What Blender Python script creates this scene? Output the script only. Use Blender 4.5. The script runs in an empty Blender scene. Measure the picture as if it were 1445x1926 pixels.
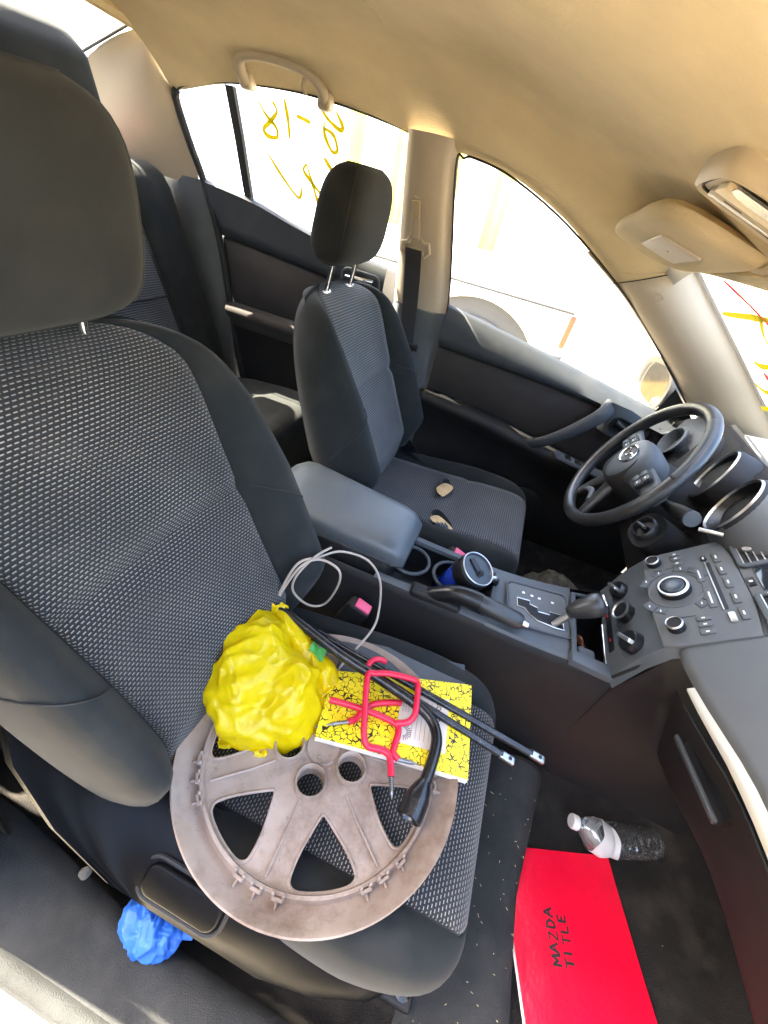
import bpy, bmesh, math, random
from mathutils import Vector, Matrix, noise, geometry
R = math.radians
random.seed(7)
SC = bpy.context.scene
COL = SC.collection

# ------------------------------------------------------------------ camera
cam_data = bpy.data.cameras.new('camera')
cam = bpy.data.objects.new('camera', cam_data)
COL.objects.link(cam)
SC.camera = cam
cam_data.sensor_fit = 'VERTICAL'
cam_data.sensor_height = 36.0
cam_data.lens = 739.73 / 1926 * 36.0
cam_data.clip_start = 0.02
cam_data.clip_end = 500
def set_camera(loc, yaw, pitch, roll):
    f = Vector((math.cos(pitch)*math.cos(yaw), math.cos(pitch)*math.sin(yaw), math.sin(pitch)))
    rt = Vector((math.sin(yaw), -math.cos(yaw), 0)); up = rt.cross(f)
    r = math.cos(roll)*rt + math.sin(roll)*up
    u = -math.sin(roll)*rt + math.cos(roll)*up
    m = Matrix((r, u, -f)).transposed().to_4x4()
    m.translation = Vector(loc)
    cam.matrix_world = m
set_camera((0.0848, -0.6444, 1.0257), 1.78043, -0.67965, 0.24480)

# ------------------------------------------------------------------ light
SUN_AZ, SUN_EL = R(180), R(50)          # direction towards the sun: behind the car, a little to its right
w = bpy.data.worlds.new('World'); SC.world = w; w.use_nodes = True
nt = w.node_tree
sky = nt.nodes.new('ShaderNodeTexSky'); sky.sky_type = 'NISHITA'; sky.sun_disc = False
sky.sun_elevation = SUN_EL
sky.sun_rotation = R(90) - SUN_AZ
sky.air_density = 1.0; sky.dust_density = 4.0; sky.ozone_density = .4
bg = nt.nodes['Background']; bg.inputs['Strength'].default_value = 0.13
nt.links.new(sky.outputs[0], bg.inputs[0])
sd = bpy.data.lights.new('sun', 'SUN'); sd.energy = 4.6; sd.angle = R(0.5); sd.color = (1, .90, .72)
so = bpy.data.objects.new('sun', sd); COL.objects.link(so)
sv = Vector((math.cos(SUN_EL)*math.cos(SUN_AZ), math.cos(SUN_EL)*math.sin(SUN_AZ), math.sin(SUN_EL)))
so.rotation_euler = sv.to_track_quat('Z', 'Y').to_euler()
so.location = sv*20
SC.view_settings.view_transform = 'Standard'; SC.view_settings.look = 'None'
SC.view_settings.exposure = 4.5; SC.view_settings.gamma = 1.0
SC.view_settings.use_curve_mapping = False
SC.render.engine = 'CYCLES'
SC.cycles.max_bounces = 10; SC.cycles.diffuse_bounces = 6; SC.cycles.transparent_max_bounces = 16
SC.cycles.glossy_bounces = 5; SC.cycles.transmission_bounces = 8
SC.cycles.caustics_reflective = False; SC.cycles.caustics_refractive = False
SC.cycles.use_denoising = True
SC.cycles.sample_clamp_indirect = 8

# ------------------------------------------------------------------ materials
MATS = {}
def new_mat(name):
    m = bpy.data.materials.new(name); m.use_nodes = True
    MATS[name] = m
    return m, m.node_tree, m.node_tree.nodes['Principled BSDF']
def N(nt, t, **kw):
    n = nt.nodes.new(t)
    for k, v in kw.items(): setattr(n, k, v)
    return n
def math_node(nt, op, a, b=None, c=None):
    n = N(nt, 'ShaderNodeMath', operation=op)
    for i, x in enumerate((a, b, c)):
        if x is None: continue
        if isinstance(x, (int, float)): n.inputs[i].default_value = x
        else: nt.links.new(x, n.inputs[i])
    return n.outputs[0]
def surf(name, col, rough=.6, metal=0., var=.25, vscale=6., grain=300., bump=.15, dist=.0006, spec=.5, col2=None,
         dust=0., sheen=0., rvar=.1, emit=None, coat=0., bigbump=0.):
    """generic procedural surface: blotchy colour variation, fine grain bump, optional dust"""
    m, nt, p = new_mat(name)
    tc = N(nt, 'ShaderNodeTexCoord')
    n1 = N(nt, 'ShaderNodeTexNoise'); n1.inputs['Scale'].default_value = vscale
    n1.inputs['Detail'].default_value = 6; n1.inputs['Roughness'].default_value = .65
    nt.links.new(tc.outputs['Object'], n1.inputs['Vector'])
    mx = N(nt, 'ShaderNodeMix', data_type='RGBA')
    a = [c*(1-var) for c in col]; b = [min(1, c*(1+var)) for c in col]
    if col2: a = list(col); b = list(col2)
    mx.inputs[6].default_value = (*a, 1); mx.inputs[7].default_value = (*b, 1)
    mr = N(nt, 'ShaderNodeMapRange'); mr.inputs[1].default_value = .3; mr.inputs[2].default_value = .7
    nt.links.new(n1.outputs[0], mr.inputs[0]); nt.links.new(mr.outputs[0], mx.inputs[0])
    out = mx.outputs[2]
    if dust > 0:
        n3 = N(nt, 'ShaderNodeTexNoise'); n3.inputs['Scale'].default_value = 14; n3.inputs['Detail'].default_value = 8
        nt.links.new(tc.outputs['Object'], n3.inputs['Vector'])
        m3 = N(nt, 'ShaderNodeMapRange'); m3.inputs[1].default_value = .5; m3.inputs[2].default_value = .8
        m3.inputs[4].default_value = dust
        nt.links.new(n3.outputs[0], m3.inputs[0])
        mx2 = N(nt, 'ShaderNodeMix', data_type='RGBA'); mx2.inputs[7].default_value = (.32, .28, .22, 1)
        nt.links.new(m3.outputs[0], mx2.inputs[0]); nt.links.new(out, mx2.inputs[6]); out = mx2.outputs[2]
    nt.links.new(out, p.inputs['Base Color'])
    p.inputs['Metallic'].default_value = metal
    p.inputs['Specular IOR Level'].default_value = spec
    rr = N(nt, 'ShaderNodeMapRange'); rr.inputs[3].default_value = max(.02, rough-rvar); rr.inputs[4].default_value = min(1, rough+rvar)
    nt.links.new(n1.outputs[0], rr.inputs[0]); nt.links.new(rr.outputs[0], p.inputs['Roughness'])
    if sheen: p.inputs['Sheen Weight'].default_value = sheen; p.inputs['Sheen Roughness'].default_value = .5
    if coat: p.inputs['Coat Weight'].default_value = coat; p.inputs['Coat Roughness'].default_value = .1
    if bump:
        n2 = N(nt, 'ShaderNodeTexNoise'); n2.inputs['Scale'].default_value = grain; n2.inputs['Detail'].default_value = 2
        nt.links.new(tc.outputs['Object'], n2.inputs['Vector'])
        b = N(nt, 'ShaderNodeBump'); b.inputs['Strength'].default_value = bump; b.inputs['Distance'].default_value = dist
        nt.links.new(n2.outputs[0], b.inputs['Height'])
        if bigbump:
            b2 = N(nt, 'ShaderNodeBump'); b2.inputs['Strength'].default_value = bigbump; b2.inputs['Distance'].default_value = .01
            nt.links.new(n1.outputs[0], b2.inputs['Height']); nt.links.new(b2.outputs[0], b.inputs['Normal'])
        nt.links.new(b.outputs[0], p.inputs['Normal'])
    if emit:
        p.inputs['Emission Color'].default_value = (*emit[0], 1); p.inputs['Emission Strength'].default_value = emit[1]
    return m

def weave(name, base, thread, row=.0050, per=.0068, duty=.6, rowduty=.26, bump=.6, rib=False):
    """woven seat fabric: rows of pale stitches on dark cloth, laid out in metres along the UVs"""
    m, nt, p = new_mat(name)
    uv = N(nt, 'ShaderNodeUVMap'); sx = N(nt, 'ShaderNodeSeparateXYZ')
    nz = N(nt, 'ShaderNodeTexNoise'); nz.inputs['Scale'].default_value = 9
    nt.links.new(uv.outputs[0], nz.inputs['Vector'])
    nt.links.new(uv.outputs[0], sx.inputs[0])
    wob = math_node(nt, 'MULTIPLY', math_node(nt, 'SUBTRACT', nz.outputs[0], .5), .006)
    V = math_node(nt, 'DIVIDE', math_node(nt, 'ADD', sx.outputs[1], wob), row)
    ridx = math_node(nt, 'FLOOR', V); rf = math_node(nt, 'FRACT', V)
    off = math_node(nt, 'MULTIPLY', math_node(nt, 'MODULO', ridx, 2.), .5)
    Uc = math_node(nt, 'FRACT', math_node(nt, 'ADD', math_node(nt, 'DIVIDE', sx.outputs[0], per), off))
    def pulse(x, d):     # soft pulse
        t = math_node(nt, 'ABSOLUTE', math_node(nt, 'SUBTRACT', x, .5))
        mr = N(nt, 'ShaderNodeMapRange', interpolation_type='SMOOTHSTEP')
        mr.inputs[1].default_value = d/2+.08; mr.inputs[2].default_value = d/2-.08
        nt.links.new(t, mr.inputs[0]); return mr.outputs[0]
    k = math_node(nt, 'MULTIPLY', pulse(rf, rowduty), pulse(Uc, duty))
    nb = N(nt, 'ShaderNodeTexNoise'); nb.inputs['Scale'].default_value = 7; nb.inputs['Detail'].default_value = 6
    nt.links.new(uv.outputs[0], nb.inputs['Vector'])
    wear = N(nt, 'ShaderNodeMapRange'); wear.inputs[1].default_value = .3; wear.inputs[2].default_value = .7
    wear.inputs[3].default_value = .5; wear.inputs[4].default_value = 1.15
    nt.links.new(nb.outputs[0], wear.inputs[0])
    kk = math_node(nt, 'MULTIPLY', k, wear.outputs[0])
    fine = N(nt, 'ShaderNodeTexNoise'); fine.inputs['Scale'].default_value = 900
    nt.links.new(uv.outputs[0], fine.inputs['Vector'])
    c1 = N(nt, 'ShaderNodeMix', data_type='RGBA')
    c1.inputs[6].default_value = (*[c*.55 for c in base], 1); c1.inputs[7].default_value = (*[c*1.5 for c in base], 1)
    nt.links.new(fine.outputs[0], c1.inputs[0])
    c2 = N(nt, 'ShaderNodeMix', data_type='RGBA'); c2.inputs[7].default_value = (*thread, 1)
    nt.links.new(c1.outputs[2], c2.inputs[6]); nt.links.new(kk, c2.inputs[0])
    st = N(nt, 'ShaderNodeTexNoise'); st.inputs['Scale'].default_value = 13; st.inputs['Detail'].default_value = 9; st.inputs['Roughness'].default_value = .7
    nt.links.new(uv.outputs[0], st.inputs['Vector'])
    sr = N(nt, 'ShaderNodeMapRange'); sr.inputs[1].default_value = .52; sr.inputs[2].default_value = .80; sr.inputs[4].default_value = .22
    nt.links.new(st.outputs[0], sr.inputs[0])
    c3 = N(nt, 'ShaderNodeMix', data_type='RGBA'); c3.inputs[7].default_value = (.13, .115, .095, 1)
    nt.links.new(sr.outputs[0], c3.inputs[0]); nt.links.new(c2.outputs[2], c3.inputs[6])
    nt.links.new(c3.outputs[2], p.inputs['Base Color'])
    p.inputs['Roughness'].default_value = .92; p.inputs['Specular IOR Level'].default_value = .25
    p.inputs['Sheen Weight'].default_value = .15
    h = math_node(nt, 'ADD', math_node(nt, 'MULTIPLY', pulse(rf, .6), .6), math_node(nt, 'MULTIPLY', fine.outputs[0], .3))
    b = N(nt, 'ShaderNodeBump'); b.inputs['Strength'].default_value = bump; b.inputs['Distance'].default_value = .0015
    nt.links.new(h, b.inputs['Height']); nt.links.new(b.outputs[0], p.inputs['Normal'])
    return m

def clear_mat(name, tint=(1, 1, 1), refl=.08, rough=.03, film=0.):
    m, nt, p = new_mat(name)
    nt.nodes.remove(p)
    o = nt.nodes['Material Output']
    t = N(nt, 'ShaderNodeBsdfTransparent'); t.inputs[0].default_value = (*tint, 1)
    g = N(nt, 'ShaderNodeBsdfGlossy'); g.inputs['Roughness'].default_value = rough
    lw = N(nt, 'ShaderNodeLayerWeight'); lw.inputs[0].default_value = .25
    f = math_node(nt, 'ADD', math_node(nt, 'MULTIPLY', lw.outputs[0], .6), refl)
    mx = N(nt, 'ShaderNodeMixShader'); nt.links.new(f, mx.inputs[0])
    nt.links.new(t.outputs[0], mx.inputs[1]); nt.links.new(g.outputs[0], mx.inputs[2])
    s = mx.outputs[0]
    if film:
        d = N(nt, 'ShaderNodeBsdfDiffuse'); d.inputs[0].default_value = (.8, .8, .8, 1)
        m2 = N(nt, 'ShaderNodeMixShader'); m2.inputs[0].default_value = film
        nt.links.new(s, m2.inputs[1]); nt.links.new(d.outputs[0], m2.inputs[2]); s = m2.outputs[0]
    nt.links.new(s, o.inputs[0])
    return m

def trans_mat(name, col, rough=.4, trans=.45, bump=.3, scale=40, var=.12, crease=0.):
    """thin plastic film: diffuse + translucent + gloss"""
    m, nt, p = new_mat(name)
    tc = N(nt, 'ShaderNodeTexCoord')
    nz = N(nt, 'ShaderNodeTexNoise'); nz.inputs['Scale'].default_value = scale; nz.inputs['Detail'].default_value = 5
    nt.links.new(tc.outputs['Object'], nz.inputs['Vector'])
    mx = N(nt, 'ShaderNodeMix', data_type='RGBA')
    mx.inputs[6].default_value = (*[c*(1-var) for c in col], 1); mx.inputs[7].default_value = (*[min(1, c*(1+var)) for c in col], 1)
    nt.links.new(nz.outputs[0], mx.inputs[0]); nt.links.new(mx.outputs[2], p.inputs['Base Color'])
    p.inputs['Roughness'].default_value = rough
    b = N(nt, 'ShaderNodeBump'); b.inputs['Strength'].default_value = bump; b.inputs['Distance'].default_value = .004
    nt.links.new(nz.outputs[0], b.inputs['Height']); nt.links.new(b.outputs[0], p.inputs['Normal'])
    if crease:
        rg = N(nt, 'ShaderNodeTexNoise'); rg.noise_type = 'RIDGED_MULTIFRACTAL'; rg.inputs['Scale'].default_value = crease; rg.inputs['Detail'].default_value = 4; rg.inputs['Distortion'].default_value = .6
        nt.links.new(tc.outputs['Object'], rg.inputs['Vector'])
        b2 = N(nt, 'ShaderNodeBump'); b2.inputs['Strength'].default_value = .55; b2.inputs['Distance'].default_value = .0035
        nt.links.new(rg.outputs[0], b2.inputs['Height']); nt.links.new(b2.outputs[0], b.inputs['Normal'])
    t = N(nt, 'ShaderNodeBsdfTranslucent'); nt.links.new(mx.outputs[2], t.inputs[0])
    s = N(nt, 'ShaderNodeMixShader'); s.inputs[0].default_value = trans
    o = nt.nodes['Material Output']
    nt.links.new(p.outputs[0], s.inputs[1]); nt.links.new(t.outputs[0], s.inputs[2]); nt.links.new(s.outputs[0], o.inputs[0])
    return m

def marble_mat(name):
    """speckled composition-book cover: yellow blotches parted by black veins"""
    m, nt, p = new_mat(name)
    tc = N(nt, 'ShaderNodeTexCoord')
    nz = N(nt, 'ShaderNodeTexNoise'); nz.inputs['Scale'].default_value = 60; nz.inputs['Detail'].default_value = 3
    nt.links.new(tc.outputs['Object'], nz.inputs['Vector'])
    add = N(nt, 'ShaderNodeMix', data_type='VECTOR'); add.inputs[0].default_value = .008
    nt.links.new(tc.outputs['Object'], add.inputs[4]); nt.links.new(nz.outputs[1], add.inputs[5])
    v = N(nt, 'ShaderNodeTexVoronoi', feature='DISTANCE_TO_EDGE'); v.inputs['Scale'].default_value = 125
    nt.links.new(add.outputs[1], v.inputs['Vector'])
    n2 = N(nt, 'ShaderNodeTexNoise'); n2.inputs['Scale'].default_value = 90; n2.inputs['Detail'].default_value = 4
    nt.links.new(tc.outputs['Object'], n2.inputs['Vector'])
    th = math_node(nt, 'MULTIPLY', math_node(nt, 'SUBTRACT', n2.outputs[0], .40), .42)
    k = math_node(nt, 'LESS_THAN', v.outputs[0], th)
    mx = N(nt, 'ShaderNodeMix', data_type='RGBA'); mx.inputs[6].default_value = (.86, .66, .015, 1); mx.inputs[7].default_value = (.012, .011, .01, 1)
    nt.links.new(k, mx.inputs[0]); nt.links.new(mx.outputs[2], p.inputs['Base Color'])
    p.inputs['Roughness'].default_value = .45
    return m

def hubcap_mat():
    m, nt, p = new_mat('hubcap')
    tc = N(nt, 'ShaderNodeTexCoord')
    def nz(s, d=7, r=.65):
        n = N(nt, 'ShaderNodeTexNoise'); n.inputs['Scale'].default_value = s; n.inputs['Detail'].default_value = d; n.inputs['Roughness'].default_value = r
        nt.links.new(tc.outputs['Object'], n.inputs['Vector']); return n.outputs[0]
    def rng(x, a, b):
        r = N(nt, 'ShaderNodeMapRange'); r.inputs[1].default_value = a; r.inputs[2].default_value = b; nt.links.new(x, r.inputs[0]); return r.outputs[0]
    def mix(f, A, B):
        x = N(nt, 'ShaderNodeMix', data_type='RGBA'); nt.links.new(f, x.inputs[0])
        for i, c in ((6, A), (7, B)):
            if isinstance(c, tuple): x.inputs[i].default_value = (*c, 1)
            else: nt.links.new(c, x.inputs[i])
        return x.outputs[2]
    c = mix(rng(nz(9), .35, .65), (.36, .285, .235), (.235, .175, .135))
    c = mix(rng(nz(16, 9, .75), .50, .72), c, (.15, .092, .06))
    c = mix(rng(nz(70, 9, .8), .60, .75), c, (.08, .058, .045))
    nt.links.new(c, p.inputs['Base Color']); p.inputs['Specular IOR Level'].default_value = .35
    nt.links.new(rng(nz(30), -.3, 1.3), p.inputs['Roughness'])
    b = N(nt, 'ShaderNodeBump'); b.inputs['Strength'].default_value = .25; b.inputs['Distance'].default_value = .0012
    nt.links.new(nz(90), b.inputs['Height']); nt.links.new(b.outputs[0], p.inputs['Normal'])
surf('bolster', (.0145, .0165, .0168), .92, var=.25, vscale=5, grain=1100, bump=.5, dist=.0006, spec=.18, dust=.035, sheen=.06)
weave('insert', (.018, .0178, .018), (.30, .29, .275), row=.0047, per=.0064, rowduty=.24)
weave('insert_far', (.028, .030, .033), (.15, .15, .152), row=.0062, per=.0085, duty=.85, rowduty=.38, bump=.9)
surf('carpet', (.017, .0155, .0145), .97, var=.35, vscale=10, grain=500, bump=.9, dist=.003, spec=.15, dust=.12)
surf('mat', (.026, .027, .027), .93, var=.3, vscale=12, grain=700, bump=.8, dist=.002, spec=.2, dust=.06)
surf('headliner', (.60, .495, .315), .95, var=.11, vscale=5, grain=420, bump=.55, dist=.0016, spec=.15)
surf('tan_plastic', (.46, .38, .26), .62, var=.05, vscale=6, grain=900, bump=.12, dist=.0004, spec=.35)
surf('tan_light', (.47, .40, .30), .5, var=.05, vscale=6, grain=900, bump=.08, dist=.0004)
surf('grey_plastic', (.068, .076, .082), .55, var=.1, vscale=8, grain=1100, bump=.3, dist=.0005, spec=.4, dust=.06)
surf('dash_plastic', (.10, .104, .104), .6, var=.08, vscale=8, grain=1300, bump=.3, dist=.0005, spec=.4, dust=.05)
surf('black_plastic', (.012, .0115, .0115), .62, var=.15, vscale=9, grain=1100, bump=.3, dist=.0005, spec=.3, dust=.02)
surf('gloss_black', (.009, .009, .010), .32, var=.1, vscale=9, grain=500, bump=.08, dist=.0005, spec=.4)
surf('door_cloth', (.040, .035, .032), .9, var=.2, vscale=9, grain=1200, bump=.4, dist=.0006, spec=.2, sheen=.1)
surf('door_trim', (.050, .055, .060), .6, var=.1, vscale=8, grain=1100, bump=.3, dist=.0005, spec=.25, dust=.08)
surf('lid_vinyl', (.075, .088, .098), .42, var=.1, vscale=10, grain=900, bump=.35, dist=.0006, spec=.5, dust=.05)
surf('rubber', (.012, .012, .012), .7, var=.2, grain=400, bump=.2)
surf('leather', (.028, .027, .026), .34, var=.35, vscale=14, grain=900, bump=.25, dist=.0004, spec=.5)
surf('chrome', (.75, .75, .74), .16, metal=1, var=.06, grain=300, bump=.03)
surf('satin_metal', (.55, .55, .54), .35, metal=1, var=.1, grain=300, bump=.05)
surf('dark_steel', (.030, .030, .031), .24, metal=.6, var=.4, vscale=40, grain=500, bump=.2, dist=.0006, spec=.6)
surf('zinc', (.32, .32, .32), .35, metal=1, var=.25, vscale=80, grain=500, bump=.1)
hubcap_mat()
surf('red_vinyl', (.62, .010, .045), .35, var=.12, vscale=30, grain=300, bump=.1)
surf('folder_red', (.70, .003, .028), .33, var=.10, vscale=9, grain=160, bump=.15, dist=.0008, bigbump=.45)
surf('paper', (.72, .66, .58), .85, var=.1, vscale=12, grain=300, bump=.15)
surf('paper_label', (.66, .57, .48), .8, var=.06, vscale=12, grain=300, bump=.1)
surf('ink', (.012, .011, .012), .6, var=.1, bump=0)
surf('ink_grey', (.22, .19, .17), .7, var=.1, bump=0)
surf('white_paint', (.78, .78, .76), .25, var=.03, bump=0, coat=.5)
surf('white_plastic', (.72, .72, .70), .45, var=.05, bump=.05)
surf('pink', (.75, .10, .20), .4, var=.05, bump=.05)
surf('red_light', (.6, .02, .02), .4, var=.05, bump=0)
surf('blue_mug', (.006, .03, .32), .2, var=.1, bump=.03, coat=.6)
surf('mug_lid', (.035, .045, .055), .35, var=.1, bump=.05)
surf('foam', (.58, .40, .20), .95, var=.2, vscale=30, grain=300, bump=.8, dist=.003)
surf('cable', (.40, .33, .27), .5, var=.06, vscale=20, bump=.05)
surf('straw', (.60, .50, .26), .8, var=.3, vscale=50, bump=0)
surf('green_print', (.06, .28, .05), .5, var=.1, bump=.05)
surf('mirror_glass', (.85, .83, .78), .04, metal=1, var=.02, bump=0)
surf('belt', (.022, .022, .023), .75, var=.1, vscale=20, grain=900, bump=.4, dist=.0005)
surf('ground', (.54, .46, .33), .9, var=.2, vscale=1.2, grain=40, bump=.4, dist=.01)
surf('fence', (.72, .68, .56), .6, var=.1, vscale=2, grain=60, bump=.1)
surf('strip_silver', (.62, .61, .54), .5, var=.04, bump=.05)
surf('fence_ochre', (.50, .47, .075), .6, var=.3, vscale=2, bump=.1)
surf('lamp_orange', (.30, .03, .004), .4, var=.2, bump=0)
surf('tyre', (.03, .03, .03), .8, var=.2, bump=.2)
surf('bronze', (.16, .06, .03), .25, metal=.6, var=.3, bump=.05)
surf('screen', (.015, .02, .025), .1, var=.05, bump=0)
surf('grille_dark', (.01, .01, .01), .6, var=.1, bump=0)
surf('debris', (.05, .045, .035), .9, var=.5, vscale=30, grain=100, bump=.8, dist=.004, col2=(.16, .15, .12))
trans_mat('bag', (.95, .70, .004), .26, .45, bump=.12, scale=90, crease=26)
surf('van_paint', (.13, .125, .12), .3, var=.05, bump=0, coat=.4)
surf('shield_black', (.0045, .0045, .005), .42, var=.15, grain=900, bump=.15, spec=.10)
surf('side_mirror_glass', (.55, .53, .48), .05, metal=1, var=.15, vscale=14, bump=0)
surf('mirror_shell', (.020, .0195, .0185), .4, var=.05, bump=0)
surf('lens', (.30, .29, .27), .15, metal=.6, var=.1, bump=0)
surf('cream_panel', (.75, .62, .40), .5, var=.04, bump=.05)
trans_mat('glove', (.035, .16, .62), .5, .22, bump=.2, scale=80, crease=40)
trans_mat('paint_yellow', (.34, .25, .0), .6, .40, bump=.1, var=.4)
trans_mat('paint_red', (.80, .03, .03), .6, .5, bump=.1)
trans_mat('paint_orange', (.85, .25, .0), .6, .5, bump=.1)
clear_mat('glass', (.93, .95, .93), .04)
clear_mat('pet', (.90, .92, .92), .16, .05, film=.05)
clear_mat('label_film', (.95, .95, .95), .1, .2, film=.7)
marble_mat('marble')

# ------------------------------------------------------------------ mesh helpers
ORG = {}
def link(o): COL.objects.link(o); return o
def tag(o, label, cat, group=None, kind=None):
    if label: o['label'] = label
    if cat: o['category'] = cat
    if group: o['group'] = group
    if kind: o['kind'] = kind
    return o
def thing(name, label, cat, loc, group=None):
    o = link(bpy.data.objects.new(name, None)); o.location = loc; o.empty_display_size = .05
    ORG[o.name] = Vector(loc)
    return tag(o, label, cat, group)
def origin(o): return ORG.get(o.name, Vector((0, 0, 0)))
def make(name, vf, mat, parent=None, smooth=40, uv=None, sub=0):
    """vf = (verts, faces) in world coordinates -> mesh object (child of parent, or at its own base)"""
    v, f = vf[0], vf[1]
    if len(vf) > 2 and uv is None: uv = vf[2]
    if parent is not None: o0 = origin(parent)
    else:
        o0 = Vector((sum(p[0] for p in v)/len(v), sum(p[1] for p in v)/len(v), min(p[2] for p in v)))
    me = bpy.data.meshes.new(name)
    me.from_pydata([tuple(Vector(p)-o0) for p in v], [], f)
    if uv:
        l = me.uv_layers.new(name='UVMap')
        for lp in me.loops: l.data[lp.index].uv = uv[lp.vertex_index]
    bm = bmesh.new(); bm.from_mesh(me); bmesh.ops.recalc_face_normals(bm, faces=bm.faces); bm.to_mesh(me); bm.free()
    me.materials.append(MATS[mat])
    if smooth is not None:
        me.polygons.foreach_set('use_smooth', [True]*len(me.polygons))
        if smooth < 180: me.set_sharp_from_angle(angle=R(smooth))
    o = link(bpy.data.objects.new(name, me))
    if parent is not None: o.parent = parent; ORG[o.name] = o0
    else: o.location = o0; ORG[o.name] = o0
    if sub:
        md = o.modifiers.new('sub', 'SUBSURF'); md.levels = sub; md.render_levels = sub
    return o
def join(*parts):
    V, F = [], []
    for p in parts:
        b = len(V); V += list(p[0]); F += [[i+b for i in f] for f in p[1]]
    return V, F
def catmull(pts, n=8, closed=False):
    P = [Vector(p) for p in pts]; out = []
    m = len(P); rng = m if closed else m-1
    for i in range(rng):
        if closed: p0, p1, p2, p3 = P[i-1], P[i], P[(i+1) % m], P[(i+2) % m]
        else: p0, p1, p2, p3 = P[max(i-1, 0)], P[i], P[i+1], P[min(i+2, m-1)]
        for k in range(n):
            t = k/n
            out.append(.5*((2*p1)+(p2-p0)*t+(2*p0-5*p1+4*p2-p3)*t*t+(3*p1-p0-3*p2+p3)*t**3))
    if not closed: out.append(P[-1].copy())
    return out
def lerp_tab(tab, x):
    if x <= tab[0][0]: return tab[0][1]
    for (a, b), (c, d) in zip(tab, tab[1:]):
        if x <= c: return b+(d-b)*(x-a)/(c-a)
    return tab[-1][1]
def smooth_tab(tab, x):
    if x <= tab[0][0]: return tab[0][1]
    if x >= tab[-1][0]: return tab[-1][1]
    for i in range(len(tab)-1):
        a, b = tab[i]; c, d = tab[i+1]
        if x <= c:
            t = (x-a)/(c-a)
            p = tab[i-1] if i else (a-(c-a), b-(d-b)); q = tab[i+2] if i+2 < len(tab) else (c+(c-a), d+(d-b))
            m0 = (d-p[1])/(c-p[0])*(c-a); m1 = (q[1]-b)/(q[0]-a)*(c-a)
            return (2*t**3-3*t*t+1)*b+(t**3-2*t*t+t)*m0+(-2*t**3+3*t*t)*d+(t**3-t*t)*m1
def loft(rings, closed=False, cap0=False, cap1=False):
    n = len(rings[0]); V = [tuple(p) for r in rings for p in r]; F = []
    uv = []
    vacc = 0; mid = n//2
    for k, r in enumerate(rings):
        if k: vacc += (Vector(r[mid])-Vector(rings[k-1][mid])).length
        s = [0]
        for i in range(1, n): s.append(s[-1]+(Vector(r[i])-Vector(r[i-1])).length)
        uv += [(a-s[mid], vacc) for a in s]
    for k in range(len(rings)-1):
        for i in range(n if closed else n-1):
            j = (i+1) % n
            F.append([k*n+i, k*n+j, (k+1)*n+j, (k+1)*n+i])
    if cap0: F.append(list(range(n))[::-1])
    if cap1: F.append([(len(rings)-1)*n+i for i in range(n)])
    return V, F, uv
def tube(path, r, seg=10, closed=False, caps=True, flat=1., up=None):
    P = [Vector(p) for p in path]; n = len(P)
    rad = r if isinstance(r, (list, tuple)) else [r]*n
    t0 = (P[1]-P[0]).normalized()
    ref = Vector(up) if up else (Vector((0, 0, 1)) if abs(t0.z) < .9 else Vector((1, 0, 0)))
    nrm = (ref-t0*ref.dot(t0)).normalized()
    rings = []
    for i in range(n):
        if closed: t = (P[(i+1) % n]-P[i-1]).normalized()
        else: t = (P[min(i+1, n-1)]-P[max(i-1, 0)]).normalized()
        if up: nrm = Vector(up)
        nrm = (nrm-t*nrm.dot(t)).normalized(); b = t.cross(nrm)
        rings.append([P[i]+(nrm*math.cos(a)*flat+b*math.sin(a))*rad[i] for a in [2*math.pi*k/seg for k in range(seg)]])
    if closed: rings.append(rings[0])
    V, F, uv = loft(rings, True, caps and not closed, caps and not closed)
    return V, F
class Frame:
    def __init__(s, O, U, V, Nn=None):
        s.O = Vector(O); s.U = Vector(U).normalized(); s.V = Vector(V).normalized()
        s.N = Vector(Nn).normalized() if Nn else s.U.cross(s.V)
    def __call__(s, u, v, n=0.): return s.O+s.U*u+s.V*v+s.N*n
    def at(s, u, v, n=0.): return Frame(s(u, v, n), s.U, s.V, s.N)
    def spin(s, a):
        return Frame(s.O, s.U*math.cos(a)+s.V*math.sin(a), s.V*math.cos(a)-s.U*math.sin(a), s.N)
WORLD = Frame((0, 0, 0), (1, 0, 0), (0, 1, 0))
def lathe(prof, fr, seg=24, cap=True, scale_u=1., scale_v=1.):
    """prof = [(radius, height along N)]"""
    rings = [[fr(r*math.cos(a)*scale_u, r*math.sin(a)*scale_v, h) for a in [2*math.pi*k/seg for k in range(seg)]] for r, h in prof]
    V, F, uv = loft(rings, True, cap, cap)
    return V, F
def rrect(w, h, r, n=5):
    out = []
    for cx, cy, a0 in ((w/2-r, h/2-r, 0), (-w/2+r, h/2-r, 90), (-w/2+r, -h/2+r, 180), (w/2-r, -h/2+r, 270)):
        for k in range(n+1):
            a = R(a0+90*k/n); out.append((cx+r*math.cos(a), cy+r*math.sin(a)))
    return out
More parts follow.
